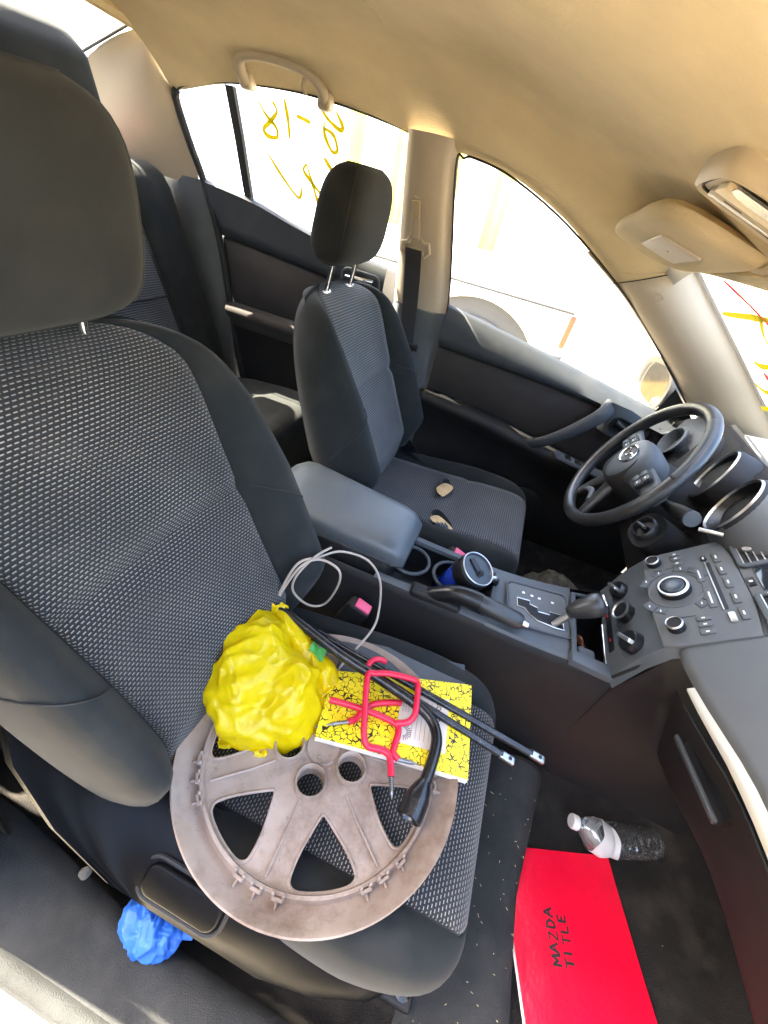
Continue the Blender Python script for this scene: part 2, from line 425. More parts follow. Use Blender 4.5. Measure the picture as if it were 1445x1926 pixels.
def plate(poly, fr, h, bev=.0, h0=0.):
    """extruded outline with a bevelled top edge (poly in u,v; rises along N from h0 to h)"""
    cx = sum(p[0] for p in poly)/len(poly); cy = sum(p[1] for p in poly)/len(poly)
    def shrink(d):
        out = []
        n = len(poly)
        for i in range(n):
            a, b, c = Vector(poly[i-1]), Vector(poly[i]), Vector(poly[(i+1) % n])
            e1 = (b-a); e2 = (c-b)
            if e1.length < 1e-9: e1 = e2
            if e2.length < 1e-9: e2 = e1
            n1 = Vector((-e1.y, e1.x)).normalized(); n2 = Vector((-e2.y, e2.x)).normalized()
            m = (n1+n2)
            if m.length < 1e-6: m = n1
            m.normalize(); q = b+m*d/max(.35, m.dot(n1)); out.append((q.x, q.y))
        return out
    area = sum(poly[i-1][0]*poly[i][1]-poly[i][0]*poly[i-1][1] for i in range(len(poly)))
    if area < 0: poly = poly[::-1]
    rings = [[fr(x, y, h0) for x, y in poly]]
    if bev:
        rings.append([fr(x, y, h-bev) for x, y in poly])
        rings.append([fr(x, y, h-bev*.3) for x, y in shrink(bev*.3)])
        rings.append([fr(x, y, h) for x, y in shrink(bev)])
    else: rings.append([fr(x, y, h) for x, y in poly])
    V, F, uv = loft(rings, True, True, True)
    return V, F
def rbox(c, size, r, fr=None, seg=4):
    """rounded box, centred at c (in fr coordinates)"""
    fr = fr or WORLD
    sx, sy, sz = [s/2 for s in size]; r = min(r, sx*.98, sy*.98, sz*.98)
    rings = []
    for k in range(2*seg+2):
        if k <= seg: a = R(-90+90*k/seg); zc = -sz+r
        else: a = R(90*(k-seg-1)/seg); zc = sz-r
        rr = r*math.cos(a); z = zc+r*math.sin(a)
        ring = []
        for cx, cy, a0 in ((sx-r, sy-r, 0), (-sx+r, sy-r, 90), (-sx+r, -sy+r, 180), (sx-r, -sy+r, 270)):
            for j in range(seg+1):
                b = R(a0+90*j/seg)
                ring.append(fr(c[0]+cx+rr*math.cos(b), c[1]+cy+rr*math.sin(b), c[2]+z))
        rings.append(ring)
    V, F, uv = loft(rings, True, True, True)
    return V, F
def super_loft(stations, n=28, e=2.6, fr=None):
    """closed solid of super-ellipse sections; stations = [(centre, half_a, half_b, A, B)]"""
    rings = []
    for c, a, b, A, B in stations:
        c, A, B = Vector(c), Vector(A), Vector(B)
        ring = []
        for k in range(n):
            t = 2*math.pi*k/n; ct, st = math.cos(t), math.sin(t)
            ring.append(c+A*a*math.copysign(abs(ct)**(2/e), ct)+B*b*math.copysign(abs(st)**(2/e), st))
        rings.append(ring)
    V, F, uv = loft(rings, True, True, True)
    return V, F
def ribbon(path, width, fr, h=.0004, taper=True):
    """flat stroke of paint or ink lying on a plane: path in (u,v)"""
    P = [Vector((p[0], p[1], 0)) for p in path]; n = len(P); L, Rr = [], []
    for i in range(n):
        t = (P[min(i+1, n-1)]-P[max(i-1, 0)])
        if t.length < 1e-9: t = Vector((1, 0, 0))
        t.normalize(); s = Vector((-t.y, t.x, 0))
        k = 1.
        if taper: k = .45+.55*min(1, 4*min(i, n-1-i)/max(1, n-1)+.25)
        k *= .85+.3*noise.noise(P[i]*40)
        L.append(P[i]+s*width/2*k); Rr.append(P[i]-s*width/2*k)
    V = [fr(p.x, p.y, h) for p in L]+[fr(p.x, p.y, h) for p in Rr]
    F = [[i, i+1, n+i+1, n+i] for i in range(n-1)]
    return V, F
def text_mesh(s, size, fr, h=.0004, align='CENTER', squash=1.):
    c = bpy.data.curves.new('t', 'FONT'); c.body = s; c.size = size; c.align_x = align; c.align_y = 'CENTER'
    c.resolution_u = 3
    o = bpy.data.objects.new('t', c); COL.objects.link(o)
    dg = bpy.context.evaluated_depsgraph_get(); me = o.evaluated_get(dg).to_mesh()
    V = [fr(v.co.x*squash, v.co.y, h) for v in me.vertices]; F = [list(p.vertices) for p in me.polygons]
    o.evaluated_get(dg).to_mesh_clear()
    bpy.data.objects.remove(o); bpy.data.curves.remove(c)
    return V, F
def grid(fn, nu, nv):
    """surface fn(s,t) -> point, s,t in 0..1"""
    rings = [[fn(i/nu, k/nv) for i in range(nu+1)] for k in range(nv+1)]
    return loft(rings)
def GY(z, s=1): return s*(.996-.366*z)      # side-glass plane

# ================================================================== the place outside
def flat_rect(x0, x1, y0, y1, z): return [(x0, y0, z), (x1, y0, z), (x1, y1, z), (x0, y1, z)], [[0, 1, 2, 3]]
g = make('ground', flat_rect(-150, 150, -150, 150, -.34), 'ground'); g['kind'] = 'structure'; g['label'] = 'sunlit pale dirt lot outside the car'

# ================================================================== car body (cabin shell)
body = thing('car', 'interior of the car with tan headliner, black carpet, pale pillars and far side doors', 'car', (-.2, 0, -.02))
ZE = [(-1.6, 1.0), (-1.25, 1.09), (-1.05, 1.106), (-.84, 1.144), (-.64, 1.156), (-.466, 1.149), (-.34, 1.130), (-.2, 1.115),
      (-.076, 1.098), (.063, 1.048), (.205, .977), (.27, .950), (.33, .972), (.38, 1.012)]
ZC = [(-1.6, 1.10), (-1.25, 1.205), (-.9, 1.24), (-.5, 1.238), (-.2, 1.215), (0, 1.175), (.2, 1.112), (.38, 1.032)]
def headliner_pt(s, t):
    x = -1.03+t*1.40; y = s*2-1
    ze, zc = smooth_tab(ZE, x), smooth_tab(ZC, x); k = abs(y)
    if y < 0: ze = min(zc-.035, ze+.075*min(1, max(0, (x+.75)/.4)))      # the open near side sits higher, above the doorway
    z = zc-(zc-ze)*(.12*k**2+.88*max(0, (k-.55)/.45)**2.1)
    ye = GY(ze)
    kk = math.copysign(min(1, k**.9), y)
    wav = .002*noise.noise(Vector((x*5, y*5, 0)))
    return (x, ye*kk, z+wav)
make('headliner', grid(headliner_pt, 72, 60), 'headliner', body, 180)
# windscreen header trim and rear header
make('header_trim', tube([(.372, y, 1.024-.006*abs(y/.6)**3) for y in [-.60+.06*i for i in range(21)]], .014, 8, flat=.7), 'headliner', body)
# centre seam wrinkle in the lining
make('lining_crease', tube(catmull([(-.42, .06, 1.2365), (-.36, .12, 1.231), (-.31, .19, 1.224), (-.30, .25, 1.218)], 6), .0007, 5), 'tan_plastic', body)

def side(s):
    nm = 'driver' if s > 0 else 'passenger'
    # A pillar
    Rr = [(.15, .640, .995), (.27, .660, .932), (.349, .676, .882), (.43, .694, .828), (.506, .714, .775), (.626, .745, .69), (.78, .77, .60)]
    Ff = [(.375, .600, 1.026), (.402, .618, 1.008), (.475, .622, .955), (.53, .622, .915), (.585, .622, .875), (.68, .622, .805), (.83, .622, .695)]
    if s < 0:
        Rr = [(x, y, z+.085*max(0, min(1, (.8-x)/.5))) for x, y, z in Rr]; Ff = [(x, y, z+.05*max(0, min(1, (.8-x)/.4))) for x, y, z in Ff]
    Rr = catmull(Rr, 5); Ff = catmull(Ff, 5)
    rings = []
    for a, b in zip(Rr, Ff):
        ring = []
        for k in range(9):
            t = k/8; p = a.lerp(b, t); bul = .030*math.sin(math.pi*t)**.8*min(1, len(rings)/5)
            ring.append((p.x-bul*.35, s*(p.y-bul), p.z-bul*.2))
        rings.append(ring)
    ap = make('a_pillar_trim', loft(rings[4:]), 'tan_light', body, 60)
    make('pillar_top_trim', loft(rings[:5]), 'headliner', body, 60)
    make('trim_seam', tube([Vector(p)+Vector((-.001, -s*.0015, -.001)) for p in rings[4]], .0012, 5), 'rubber', body)
    # pillar badge
    if s > 0:
        c = Vector(rings[7][4]); U = (Vector(rings[8][4])-Vector(rings[6][4])).normalized(); V = (Vector(rings[7][5])-Vector(rings[7][3])).normalized()
        fr = Frame(c, U, V); 
        if fr.N.y > 0: fr = Frame(c, U, -V)
        make('badge_frame', tube([fr(x, y, .0015) for x, y in rrect(.016, .016, .005)], .0009, 5, closed=True), 'tan_plastic', ap)
        make('badge_letters', text_mesh('SRS', .006, fr.spin(R(200)), .003), 'tan_plastic', ap)
    make('windscreen_seal', tube([(p.x+.004, s*(p.y-.004), p.z) for p in Ff], .0045, 6), 'rubber', body)
    # B pillar: pale above the belt, dark below
    def bsec(z):
        yg = GY(max(z, .765)) if z > .765 else .716-.02*(.765-z)
        xr = lerp_tab([(.1, -.36), (.765, -.345), (1.13, -.345)], z); sh = -.26*max(0, min(1, (.75-z)/.4)) if s < 0 else 0; xf = lerp_tab([(.1, -.10), (.5, -.135), (.765, -.158), (1.08, -.213), (1.13, -.205)], z)
        return [(sh+xr+(xf-xr)*t, s*(yg-d), z) for t, d in ((0, -.004), (.06, .014), (.2, .03), (.5, .034), (.75, .026), (.86, .016), (.9, .002), (1, -.004))]
    make('b_pillar_trim', loft([bsec(z) for z in (1.135, 1.1, 1.0, .9, .8, .752)]), 'tan_light', body, 50)
    make('b_pillar_lower_trim', loft([[(x, y+s*.003, zz) for x, y, zz in bsec(z)] for z in (.766, .6, .4, .2, .02)]), 'grey_plastic', body, 50)
    # C pillar lining and the dark quarter trim beneath it
    top = catmull([(-1.03, GY(1.10), 1.130), (-1.012, GY(1.02), 1.02), (-1.02, .656, .905)], 6)
    back = catmull([(-1.035, .515, 1.205), (-1.20, .500, 1.135), (-1.52, .535, .94)], 6)
    rings = []
    for a, b in zip(top, back):
        rings.append([(a.x+(b.x-a.x)*t, s*(a.y+(b.y-a.y)*t-.018*math.sin(math.pi*min(1, t*1.2))), a.z+(b.z-a.z)*t+.008*math.sin(math.pi*t)) for t in [i/10 for i in range(11)]])
    make('c_pillar_trim', loft(rings), 'tan_light', body, 60)
    low = [[(-1.02+dx, s*(.662-d), z) for dx, d in ((.05, -.02), (.02, .012), (-.03, .03), (-.10, .03), (-.2, .02))] for z in (.93, .80)]
    low += [[(-.97+dx-.0*z, s*(.664-d), z) for dx, d in ((.03, -.02), (.015, .012), (-.03, .035), (-.12, .04), (-.25, .03))] for z in (.62, .4, .1)]
    make('quarter_trim', loft(low), 'grey_plastic', body, 60)
    # rear door opening seal
    make('window_run', tube(catmull([(-.34, s*.590, 1.125), (-.36, s*.590, 1.134), (-.5, s*.576, 1.149), (-.66, s*.573, 1.156), (-.86, s*.577, 1.145), (-.99, s*.584, 1.122), (-1.018, s*.59, 1.105)], 6), .0024, 6), 'rubber', body)
    make('door_seal', tube(catmull([(-1.012, s*.584, 1.112), (-1.025, s*.596, 1.09), (-1.012, s*.618, 1.01), (-1.0, s*.648, .93), (-.965, s*.664, .78), (-.93, s*.664, .55), (-.895, s*.664, .33), (-.80, s*.664, .15)], 6), .0105, 8), 'rubber', body)
    make('side_skin', ([(-1.6, s*.72, -.1), (1.1, s*.80, -.1), (1.1, s*.80, .60), (.5, s*.775, .655), (-.16, s*.742, .765), (-.35, s*.735, .82), (-1.0, s*.70, .92), (-1.6, s*.68, .95)] if s > 0 else [(-1.6, s*.72, -.1), (-.42, s*.755, -.1), (-.42, s*.735, .80), (-1.0, s*.70, .92), (-1.6, s*.68, .95)], [list(range(8 if s > 0 else 5))]), 'white_paint', body)
    if s > 0: make('door_seal', tube(catmull([(-.155, s*.695, .5), (-.163, s*.70, .78), (-.212, s*.596, 1.082), (-.195, s*.583, 1.108), (-.165, s*.582, 1.111), (-.076, s*.588, 1.095), (.063, s*.607, 1.045), (.205, s*.634, .974), (.349, s*.667, .889), (.506, s*.707, .776), (.62, s*.738, .69)], 6), .0026, 8), 'rubber', body)
side(1); side(-1)

# floor: footwells, centre tunnel, toe board
def floor_pt(s, t):
    x = -1.35+t*2.45; y = -.70+s*1.40
    z = 0.
    tun = math.exp(-(abs(y)/.15)**6)*.17
    z += tun
    z += max(0, x-.86)*1.1
    if x < -.5: z += .05*min(1, (-.5-x)/.1)
    z += .004*noise.noise(Vector((x*7, y*7, 3)))
    if abs(y) > .64: z += (abs(y)-.64)*1.2
    return (x, y, z)
make('floor_carpet', grid(floor_pt, 70, 100), 'carpet', body, 180)
# bulkheads
make('firewall', ([(1.09, -.75, .1), (1.09, .75, .1), (1.0, .75, .66), (1.0, -.75, .66)], [[0, 1, 2, 3]]), 'black_plastic', body)
make('rear_bulkhead', ([(-1.36, -.75, -.02), (-1.36, .75, -.02), (-1.36, .75, .95), (-1.36, -.75, .95)], [[0, 1, 2, 3]]), 'black_plastic', body)
make('parcel_shelf', rbox((-1.47, 0, .945), (.5, 1.24, .03), .01), 'grey_plastic', body)
# hood beyond the windscreen
make('hood', grid(lambda s, t: (.93+t*.95, -.72+s*1.44, .60-.10*t**2-.06*abs(s*2-1)**3), 16, 12), 'white_paint', body, 180)
# windscreen and backlight
def wind(s, t):
    y = -.64+s*1.28; x = .382+t*.53
    return (x+.03*(1-(y/.64)**2)*t, y, 1.024-.742*(x-.382)-.006*(y/.64)**2)
make('windscreen', grid(wind, 16, 8), 'glass', body, 180)
make('rear_window', grid(lambda s, t: (-1.03-t*.60-.03*(1-(2*s-1)**2)*t, (s*2-1)*(.52+.11*t), 1.222-.265*t-.012*(2*s-1)**2), 16, 8), 'glass', body, 180)
make('rear_header', tube([(-1.032, (i/10-1)*.55, 1.226-.028*(i/10-1)**2) for i in range(21)], .013, 8), 'headliner', body)
make('rear_window_frit', tube([(-1.05, .500, 1.204), (-1.20, .485, 1.138), (-1.40, .505, 1.05), (-1.6, .53, .955)], .003, 6), 'rubber', body)
# outer roof skin, overhanging the doorways
make('roof_skin', grid(lambda s, t: (-1.05+t*1.42, (s*2-1)*(.655-.03*max(0, t-.7)), smooth_tab(ZC, -1.05+t*1.42)+.022-.050*abs(s*2-1)**3-(.05*max(0, (t-.75)/.25) if s > .5 else 0)*abs(s*2-1)**3), 24, 24), 'white_paint', body, 180)

# sill of the open passenger doorway
def sill(zrow, xs=(-.75, -.6, -.5, -.4, -.3, -.15, 0, .2, .5, .9), flare=0.):
    rings = []
    for x in xs:
        k = max(0, min(1, (-.12-x)/.3))
        rings.append([(x, y+flare*k*(1-i/(len(zrow)-1)), z+.03*k*k) for i, (y, z) in enumerate(zrow)])
    return loft(rings)
make('sill_carpet', sill([(-.600, .0), (-.635, .018), (-.652, .060), (-.664, .092)], flare=.035), 'carpet', body, 60)
make('sill_trim', sill([(-.663, .090), (-.672, .112), (-.690, .124), (-.722, .122), (-.746, .116)], flare=.035), 'mat', body, 60)
make('sill_weatherstrip', sill([(-.744, .112), (-.749, .124), (-.758, .129), (-.768, .122), (-.774, .108)]), 'mat', body, 70)
make('sill_paint', sill([(-.771, .112), (-.777, .108), (-.81, .095), (-.84, .05), (-.85, -.10)]), 'white_paint', body, 60)

# ================================================================== doors
def strip(rows, xs, fn):
    return loft([[fn(x, k) for k in rows] for x in xs])
def door(kind, s, label):
    front = kind == 'front'
    if front:
        xs = [-.158+.0455*i for i in range(21)]
        belt = lambda x: smooth_tab([(-.17, .783), (.119, .734), (.486, .665), (.546, .650), (.78, .60)], x)
        zl = lambda x: smooth_tab([(-.16, .660), (.16, .647), (.334, .634), (.471, .618), (.78, .58)], x)
        za = lambda x: smooth_tab([(-.16, .520), (.04, .505), (.235, .476), (.407, .450), (.78, .42)], x)
        lean = lambda z, x: max(0, .0)
        arm_end = .47
    else:
        xs = [-.985+.0325*i for i in range(20)]
        belt = lambda x: smooth_tab([(-1.02, .935), (-.825, .912), (-.68, .879), (-.5, .848), (-.34, .830)], x)
        zl = lambda x: smooth_tab([(-1.02, .795), (-.68, .772), (-.36, .745)], x)
        za = lambda x: smooth_tab([(-1.02, .600), (-.71, .598), (-.36, .600)], x)
        arm_end = -.37
    d = link(bpy.data.objects.new('front_door' if front else 'rear_door', None)); d.parent = body; d.empty_display_size = .05
    d.location = Vector((xs[len(xs)//2], s*.70, .08))-origin(body); ORG[d.name] = Vector((xs[len(xs)//2], s*.70, .08))
    if label: d['label'] = label
    yb = lambda x: GY(belt(x))
    def xo(x, z):       # the rear edge of the rear door slants forward towards the floor
        if front: return x
        k = max(0, (-.62-x)/.38); return x+k*max(0, .93-z)*.17
    yl = .688 if front else .672
    P = lambda x, y, z: (xo(x, z), s*y, z)
    up = [(0, lambda x: P(x, yb(x)+.004, belt(x)-.002)), (1, lambda x: P(x, yb(x)-.010, belt(x)+.004)), (2, lambda x: P(x, yb(x)-.024, belt(x)-.004)),
          (3, lambda x: P(x, yb(x)*.4+yl*.6-.018, belt(x)*.7+zl(x)*.3)), (4, lambda x: P(x, yl-.012, belt(x)*.3+zl(x)*.7)), (5, lambda x: P(x, yl-.004, zl(x)+.006)), (6, lambda x: P(x, yl+.012, zl(x)))]
    make('upper_trim', loft([[f(x) for _, f in up] for x in xs]), 'door_trim', d, 60)
    make('insert', loft([[P(x, yl+.012, zl(x)), P(x, yl+.004, zl(x)-.006), P(x, yl+.002, zl(x)*.6+za(x)*.4), P(x, yl+.004, za(x)+.004), P(x, yl+.012, za(x)-.004)] for x in xs]), 'door_cloth', d, 60)
    aw = lambda x: (.062 if front else .05)*min(1, max(.12, (arm_end+.05-x)/.12))
    make('armrest', loft([[P(x, yl+.008, za(x)), P(x, yl-.02, za(x)+.002), P(x, yl-aw(x)+.012, za(x)-.001), P(x, yl-aw(x), za(x)-.013), P(x, yl-aw(x)+.004, za(x)-.03), P(x, yl-aw(x)*.8+.008, za(x)-.052), P(x, yl-aw(x)*.5, za(x)-.07)] for x in xs]), 'black_plastic' if front else 'door_cloth', d, 60)
    make('lower_panel', loft([[P(x, yl-aw(x)*.5+.002, za(x)-.068), P(x, yl-.012, za(x)-.11), P(x, yl-.004, .3), P(x, yl-.02, .2), P(x, yl-.006, .09), P(x, yl+.01, .04)] for x in xs]), 'black_plastic', d, 60)
    # glass
    if front: out = [(-.214, 1.075), (-.199, 1.098), (-.174, 1.104), (-.076, 1.086), (.063, 1.036), (.205, .966), (.349, .886), (.506, .780), (.62, .70), (.67, .62), (.486, .660), (.119, .730), (-.155, .775)]
    else: out = [(-.345, 1.108), (-.381, 1.130), (-.466, 1.146), (-.639, 1.152), (-.844, 1.138), (-.994, 1.116), (-1.03, 1.10), (-1.012, 1.016), (-.99, .930), (-.825, .910), (-.68, .876), (-.5, .845), (-.345, .828)]
    gl = make('window_glass', ([(x, GY(z-.002, s)+s*.006, z) for x, z in out], [list(range(len(out)))]), 'glass', d)
    # felt run along the top of the glass
    if not front:
        make('window_divider', loft([[(x+dx, GY(z, s)-s*dy, z) for dx, dy in ((-.012, -.004), (-.012, .010), (.012, .010), (.012, -.004))] for x, z in ((-.833, 1.142), (-.835, 1.05), (-.843, .905))], True, True, True), 'rubber', d, 30)
        fr = Frame((-.44, s*.650, .785), (1, 0, -.02), (.05, 0, 1))
        make('handle_bezel', tube([fr(x, y, s*-.004*-1) for x, y in rrect(.125, .05, .02)], .0045, 6, closed=True), 'grey_plastic', d)
        make('handle_lever', super_loft([((-.50+.1*t, s*(.652-.012*math.sin(math.pi*t)), .786+.004*t), .009-.004*abs(t-.5), .005, (0, 0, 1), (0, 1, 0)) for t in [i/8 for i in range(9)]], 12), 'chrome', d, 60)
        make('pull_cup', rbox((-.46, s*.668, .69), (.12, .02, .05), .008), 'grey_plastic', d)
    else:
        # diagonal pull handle, door release, switches
        path = catmull([(.225, s*.640, .468), (.27, s*.622, .500), (.33, s*.622, .560), (.385, s*.636, .625), (.405, s*.668, .655)], 6)
        make('pull_handle', tube(path, [.015+.010*i/len(path) for i in range(len(path))], 14, flat=.55, up=(0, 1, 0)), 'door_trim', d)
        make('pull_handle_base', loft([[(x0, s*yy, z0) for x0, yy, z0 in r] for r in ([( .375, .672, .655), (.40, .650, .668), (.46, .655, .660), (.50, .672, .645)], [(.385, .668, .615), (.41, .646, .615), (.50, .652, .60), (.53, .672, .59)], [(.40, .672, .575), (.43, .655, .57), (.52, .66, .56), (.55, .676, .55)])]), 'grey_plastic', d, 60)
        fr = Frame((.462, s*.648, .612), (1, 0, -.22), (.22, 0, 1), (0, -s, 0))
        rc = make('release_bezel', tube([fr(x, y, .003) for x, y in rrect(.075, .036, .016)], .003, 6, closed=True), 'black_plastic', d)
        make('release_well', plate(rrect(.072, .034, .016), fr, .002, h0=-.004), 'gloss_black', d)
        make('release_lever', super_loft([(fr(-.028+.04*t, -.001-.004*t, .008), .010-.004*t, .004, fr.V, fr.N) for t in [i/5 for i in range(6)]], 10), 'chrome', d)
        make('lock_tab', rbox((.022, .004, .006), (.016, .010, .008), .002, fr), 'red_vinyl', d)
        make('switch_panel', plate(rrect(.17, .05, .015), Frame((.40, s*.628, .456), (1, 0, -.13), (0, -s, 0), (.13, 0, 1)), .008, .003), 'grey_plastic', d, 30)
        for k in range(3): make('window_switch', rbox((.36+.035*k, s*.628, .468-.0045*k), (.02, .028, .01), .003), 'gloss_black', d)
        make('speaker_grille', lathe([(.075, 0), (.075, .006), (.066, .010), (.0, .011)], Frame((.30, s*.672, .22), (1, 0, 0), (0, 0, 1), (0, -s, 0)), 24, False), 'black_plastic', d)
        make('mirror_sail', ([(.55, GY(.73, s)-s*.004, .735), (.66, GY(.66, s)-s*.004, .655), (.66, GY(.60, s)-s*.01, .61), (.545, GY(.63, s)-s*.01, .645)], [[0, 1, 2, 3]]), 'black_plastic', d)
        make('inner_vent', plate(rrect(.02, .055, .004), Frame((.56, s*.692, .60), (1, 0, 0), (0, 0, 1), (0, -s, 0)), .006, .002), 'gloss_black', d)
    return d
door('front', 1, 'black inner panel of the closed driver door with diagonal pull handle and side window')
door('rear', 1, 'rear door on the far side with yellow numbers on its window and sunlit armrest')
door('rear', -1, None)

# ================================================================== side mirror outside the driver window
sm = thing('side_mirror', 'silver and white outside mirror beyond the driver window', 'mirror', (.60, .86, .62))
mf = Frame((.585, .90, .690), Vector((.42, .85, 0)), (.18, -.05, 1))
mf = Frame((.538, .90, .694), Vector((-.30, .95, -.05)).normalized(), (-.05, .04, 1))
if mf.N.x > 0: mf = Frame(mf.O, -mf.U, mf.V)
ol = [(-.085, .01), (-.075, .05), (-.04, .066), (.03, .062), (.078, .035), (.088, -.01), (.07, -.05), (.02, -.062), (-.05, -.05), (-.08, -.025)]
ol = [(p.x*1.15, p.y*1.2) for p in catmull([(a, b, 0) for a, b in ol], 4, True)]
make('housing', loft([[mf(a*k, b*k, h) for a, b in ol] for k, h in ((.74, -.006), (.80, .004), (.97, .006), (1.0, -.004), (1.0, -.03), (.85, -.08), (.5, -.105))], True, False, True), 'mirror_shell', sm, 60)
make('mirror_face', ([mf(a*.78, b*.78, -.003) for a, b in ol], [list(range(len(ol)))]), 'side_mirror_glass', sm)
make('mirror_arm', tube([(.57, .86, .655), (.60, .80, .64), (.63, .745, .635)], [.03, .026, .03], 10, flat=.7), 'mirror_shell', sm)

# ================================================================== neighbours seen through the side windows
def parked_pickup(x, y, label):
    """tail end of a white pickup standing alongside, nose towards the rear of our car"""
    z0 = -.34
    c = thing('parked_pickup', label, 'pickup truck', (x-2.0, y+.9, z0))
    def side_loop(k): return [(x+.62, z0+.50), (x+.64, z0+.95), (x+.60, z0+1.06*k), (x-1.75, z0+1.10*k), (x-1.80, z0+1.14*k), (x-4.2, z0+1.12*k), (x-4.6, z0+1.02), (x-4.7, z0+.55)]
    make('truck_body', loft([[(a, yy, b) for a, b in side_loop(k)] for yy, k in ((y+.03, .985), (y, .97), (y+.02, .6 if False else .985), (y+1.78, .985), (y+1.8, .97))][1:], True, True, True), 'white_paint', c, 30)
    cab = [(x-4.0, z0+1.10), (x-3.4, z0+1.72), (x-2.2, z0+1.74), (x-1.82, z0+1.12)]
    make('cab', loft([[(a, yy+(.10 if b > 1 else 0)*sg, b) for a, b in cab] for yy, sg in ((y+.04, 1), (y+1.76, -1))], True, True, True), 'white_paint', c, 30)
    make('cab_window', ([(x-3.75, y+.025, z0+1.16), (x-3.3, y+.11, z0+1.65), (x-2.3, y+.11, z0+1.66), (x-2.0, y+.025, z0+1.16)], [[0, 1, 2, 3]]), 'mirror_glass', c)
    for wx in (0, -3.5):
        fr = Frame((x+wx, y-.012, z0+.42), (1, 0, 0), (0, 0, 1), (0, -1, 0))
        make('arch_well', lathe([(.52, -.004), (.50, .004), (.001, .004)], fr, 36, False), 'tyre', c)
        make('arch_flare', tube([fr(.53*math.cos(t), .53*math.sin(t), .01) for t in [R(-8+196*k/24) for k in range(25)]], .022, 8), 'white_paint', c)
        wl = make('wheel', lathe([(.40, -.1), (.40, .02), (.36, .04), (.25, .04)], fr, 30), 'tyre', c)
        make('rim', lathe([(.25, .045), (.24, .02), (.08, .01), (.06, .04), (.001, .04)], fr, 24), 'satin_metal', wl)
    make('tail_lamp', rbox((x+.585, y+.06, z0+.87), (.06, .13, .22), .025), 'lamp_orange', c)
    make('bumper', rbox((x+.68, y+.9, z0+.55), (.16, 1.75, .18), .04), 'satin_metal', c)
    make('body_line', tube([(x+.58, y-.002, z0+.98), (x-1.7, y-.002, z0+1.0), (x-4.0, y-.002, z0+.98)], .008, 6), 'rubber', c)
    make('lower_trim', rbox((x-1.75, y+.0, z0+.60), (2.4, .03, .20), .01), 'tyre', c)
    make('lower_trim', rbox((x+.56, y+.0, z0+.62), (.12, .03, .22), .01), 'tyre', c)
# the car's own open passenger door, unseen, added to shade the near side
od = link(bpy.data.objects.new('open_front_door', None)); od.parent = body; od.location = Vector((.80, -.80, .3))-origin(body); ORG[od.name] = Vector((.80, -.80, .3))
DFm = Frame((.80, -.80, .0), Vector((.42, -.90, 0)), (0, 0, 1))
ou = [(0, -.05), (1.0, -.02), (1.02, .45), (.98, .78), (.0, .60)]
make('door_shell', loft([[DFm(u, v, n) for u, v in ou] for n in (-.05, .05)], True, True, True), 'white_paint', od, 30)
make('door_lining', loft([[DFm(.03+u*.94, v*.96+.01, n) for u, v in ou] for n in (.052, .07)], True, True, True), 'black_plastic', od, 30)
make('window_frame', tube([DFm(u, v, 0) for u, v in ((0, .60), (.25, .86), (.45, 1.0), (.9, 1.10), (.97, 1.08), (.98, .78))], .02, 8), 'white_paint', od)
# tall van added out of view to block skylight on the near side
vn_ = thing('added_shade_van', 'unseen grey van added to shade the open passenger doorway', 'van', (-1.0, -2.3, -.34))
vo_ = [(-3.4, .35), (-3.45, 1.9), (-3.3, 2.25), (.6, 2.3), (1.0, 2.1), (1.6, 1.25), (2.2, 1.1), (2.3, .4)]
make('van_body', loft([[(-1+x*.99, y, -.34+z*k) for x, z in vo_] for y, k in ((-1.72, .97), (-1.66, 1), (-3.4, 1), (-3.46, .97))][:4][::1] if False else [[(-1+x, y, -.34+.3+(z-.3)*k) for x, z in vo_] for y, k in ((-1.68, .98), (-1.72, 1), (-3.4, 1), (-3.44, .98))], True, True, True), 'van_paint', vn_, 30)
for wx in (-2.3, 1.4):
    make('wheel', lathe([(.34, -.2), (.34, -.01), (.30, .0), (.001, .0)], Frame((-1+wx, -1.66, 0.0), (1, 0, 0), (0, 0, 1), (0, 1, 0)), 24), 'tyre', vn_)
make('side_window', ([(-.2, -1.674, 1.05), (.35, -1.674, 1.05), (.0, -1.68, 1.65), (-.2, -1.68, 1.65)], [[0, 1, 2, 3]]), 'mirror_glass', vn_)
parked_pickup(-.25, 2.3, 'white pickup parked alongside, washed out beyond the driver window')
fn = thing('metal_fence', 'pale corrugated metal fence behind the parked pickup', 'fence', (0, 5.0, -.34))
for k in range(48):
    x0 = -8+k*.2
    rows = []
    for z in (-.34, 2.3):
        rows.append([(x0+i*.04, 5.0+.03*math.sin((i+k*5)*1.05), z) for i in range(6)])
    make('fence_panel', loft(rows), 'fence_ochre' if k % 3 == 0 and -2.6 < x0 < -.3 else 'fence', fn, 180)
    if k and k % 8 == 0: make('fence_post', rbox((x0, 5.08, .95), (.06, .06, 2.6), .01), 'satin_metal', fn)

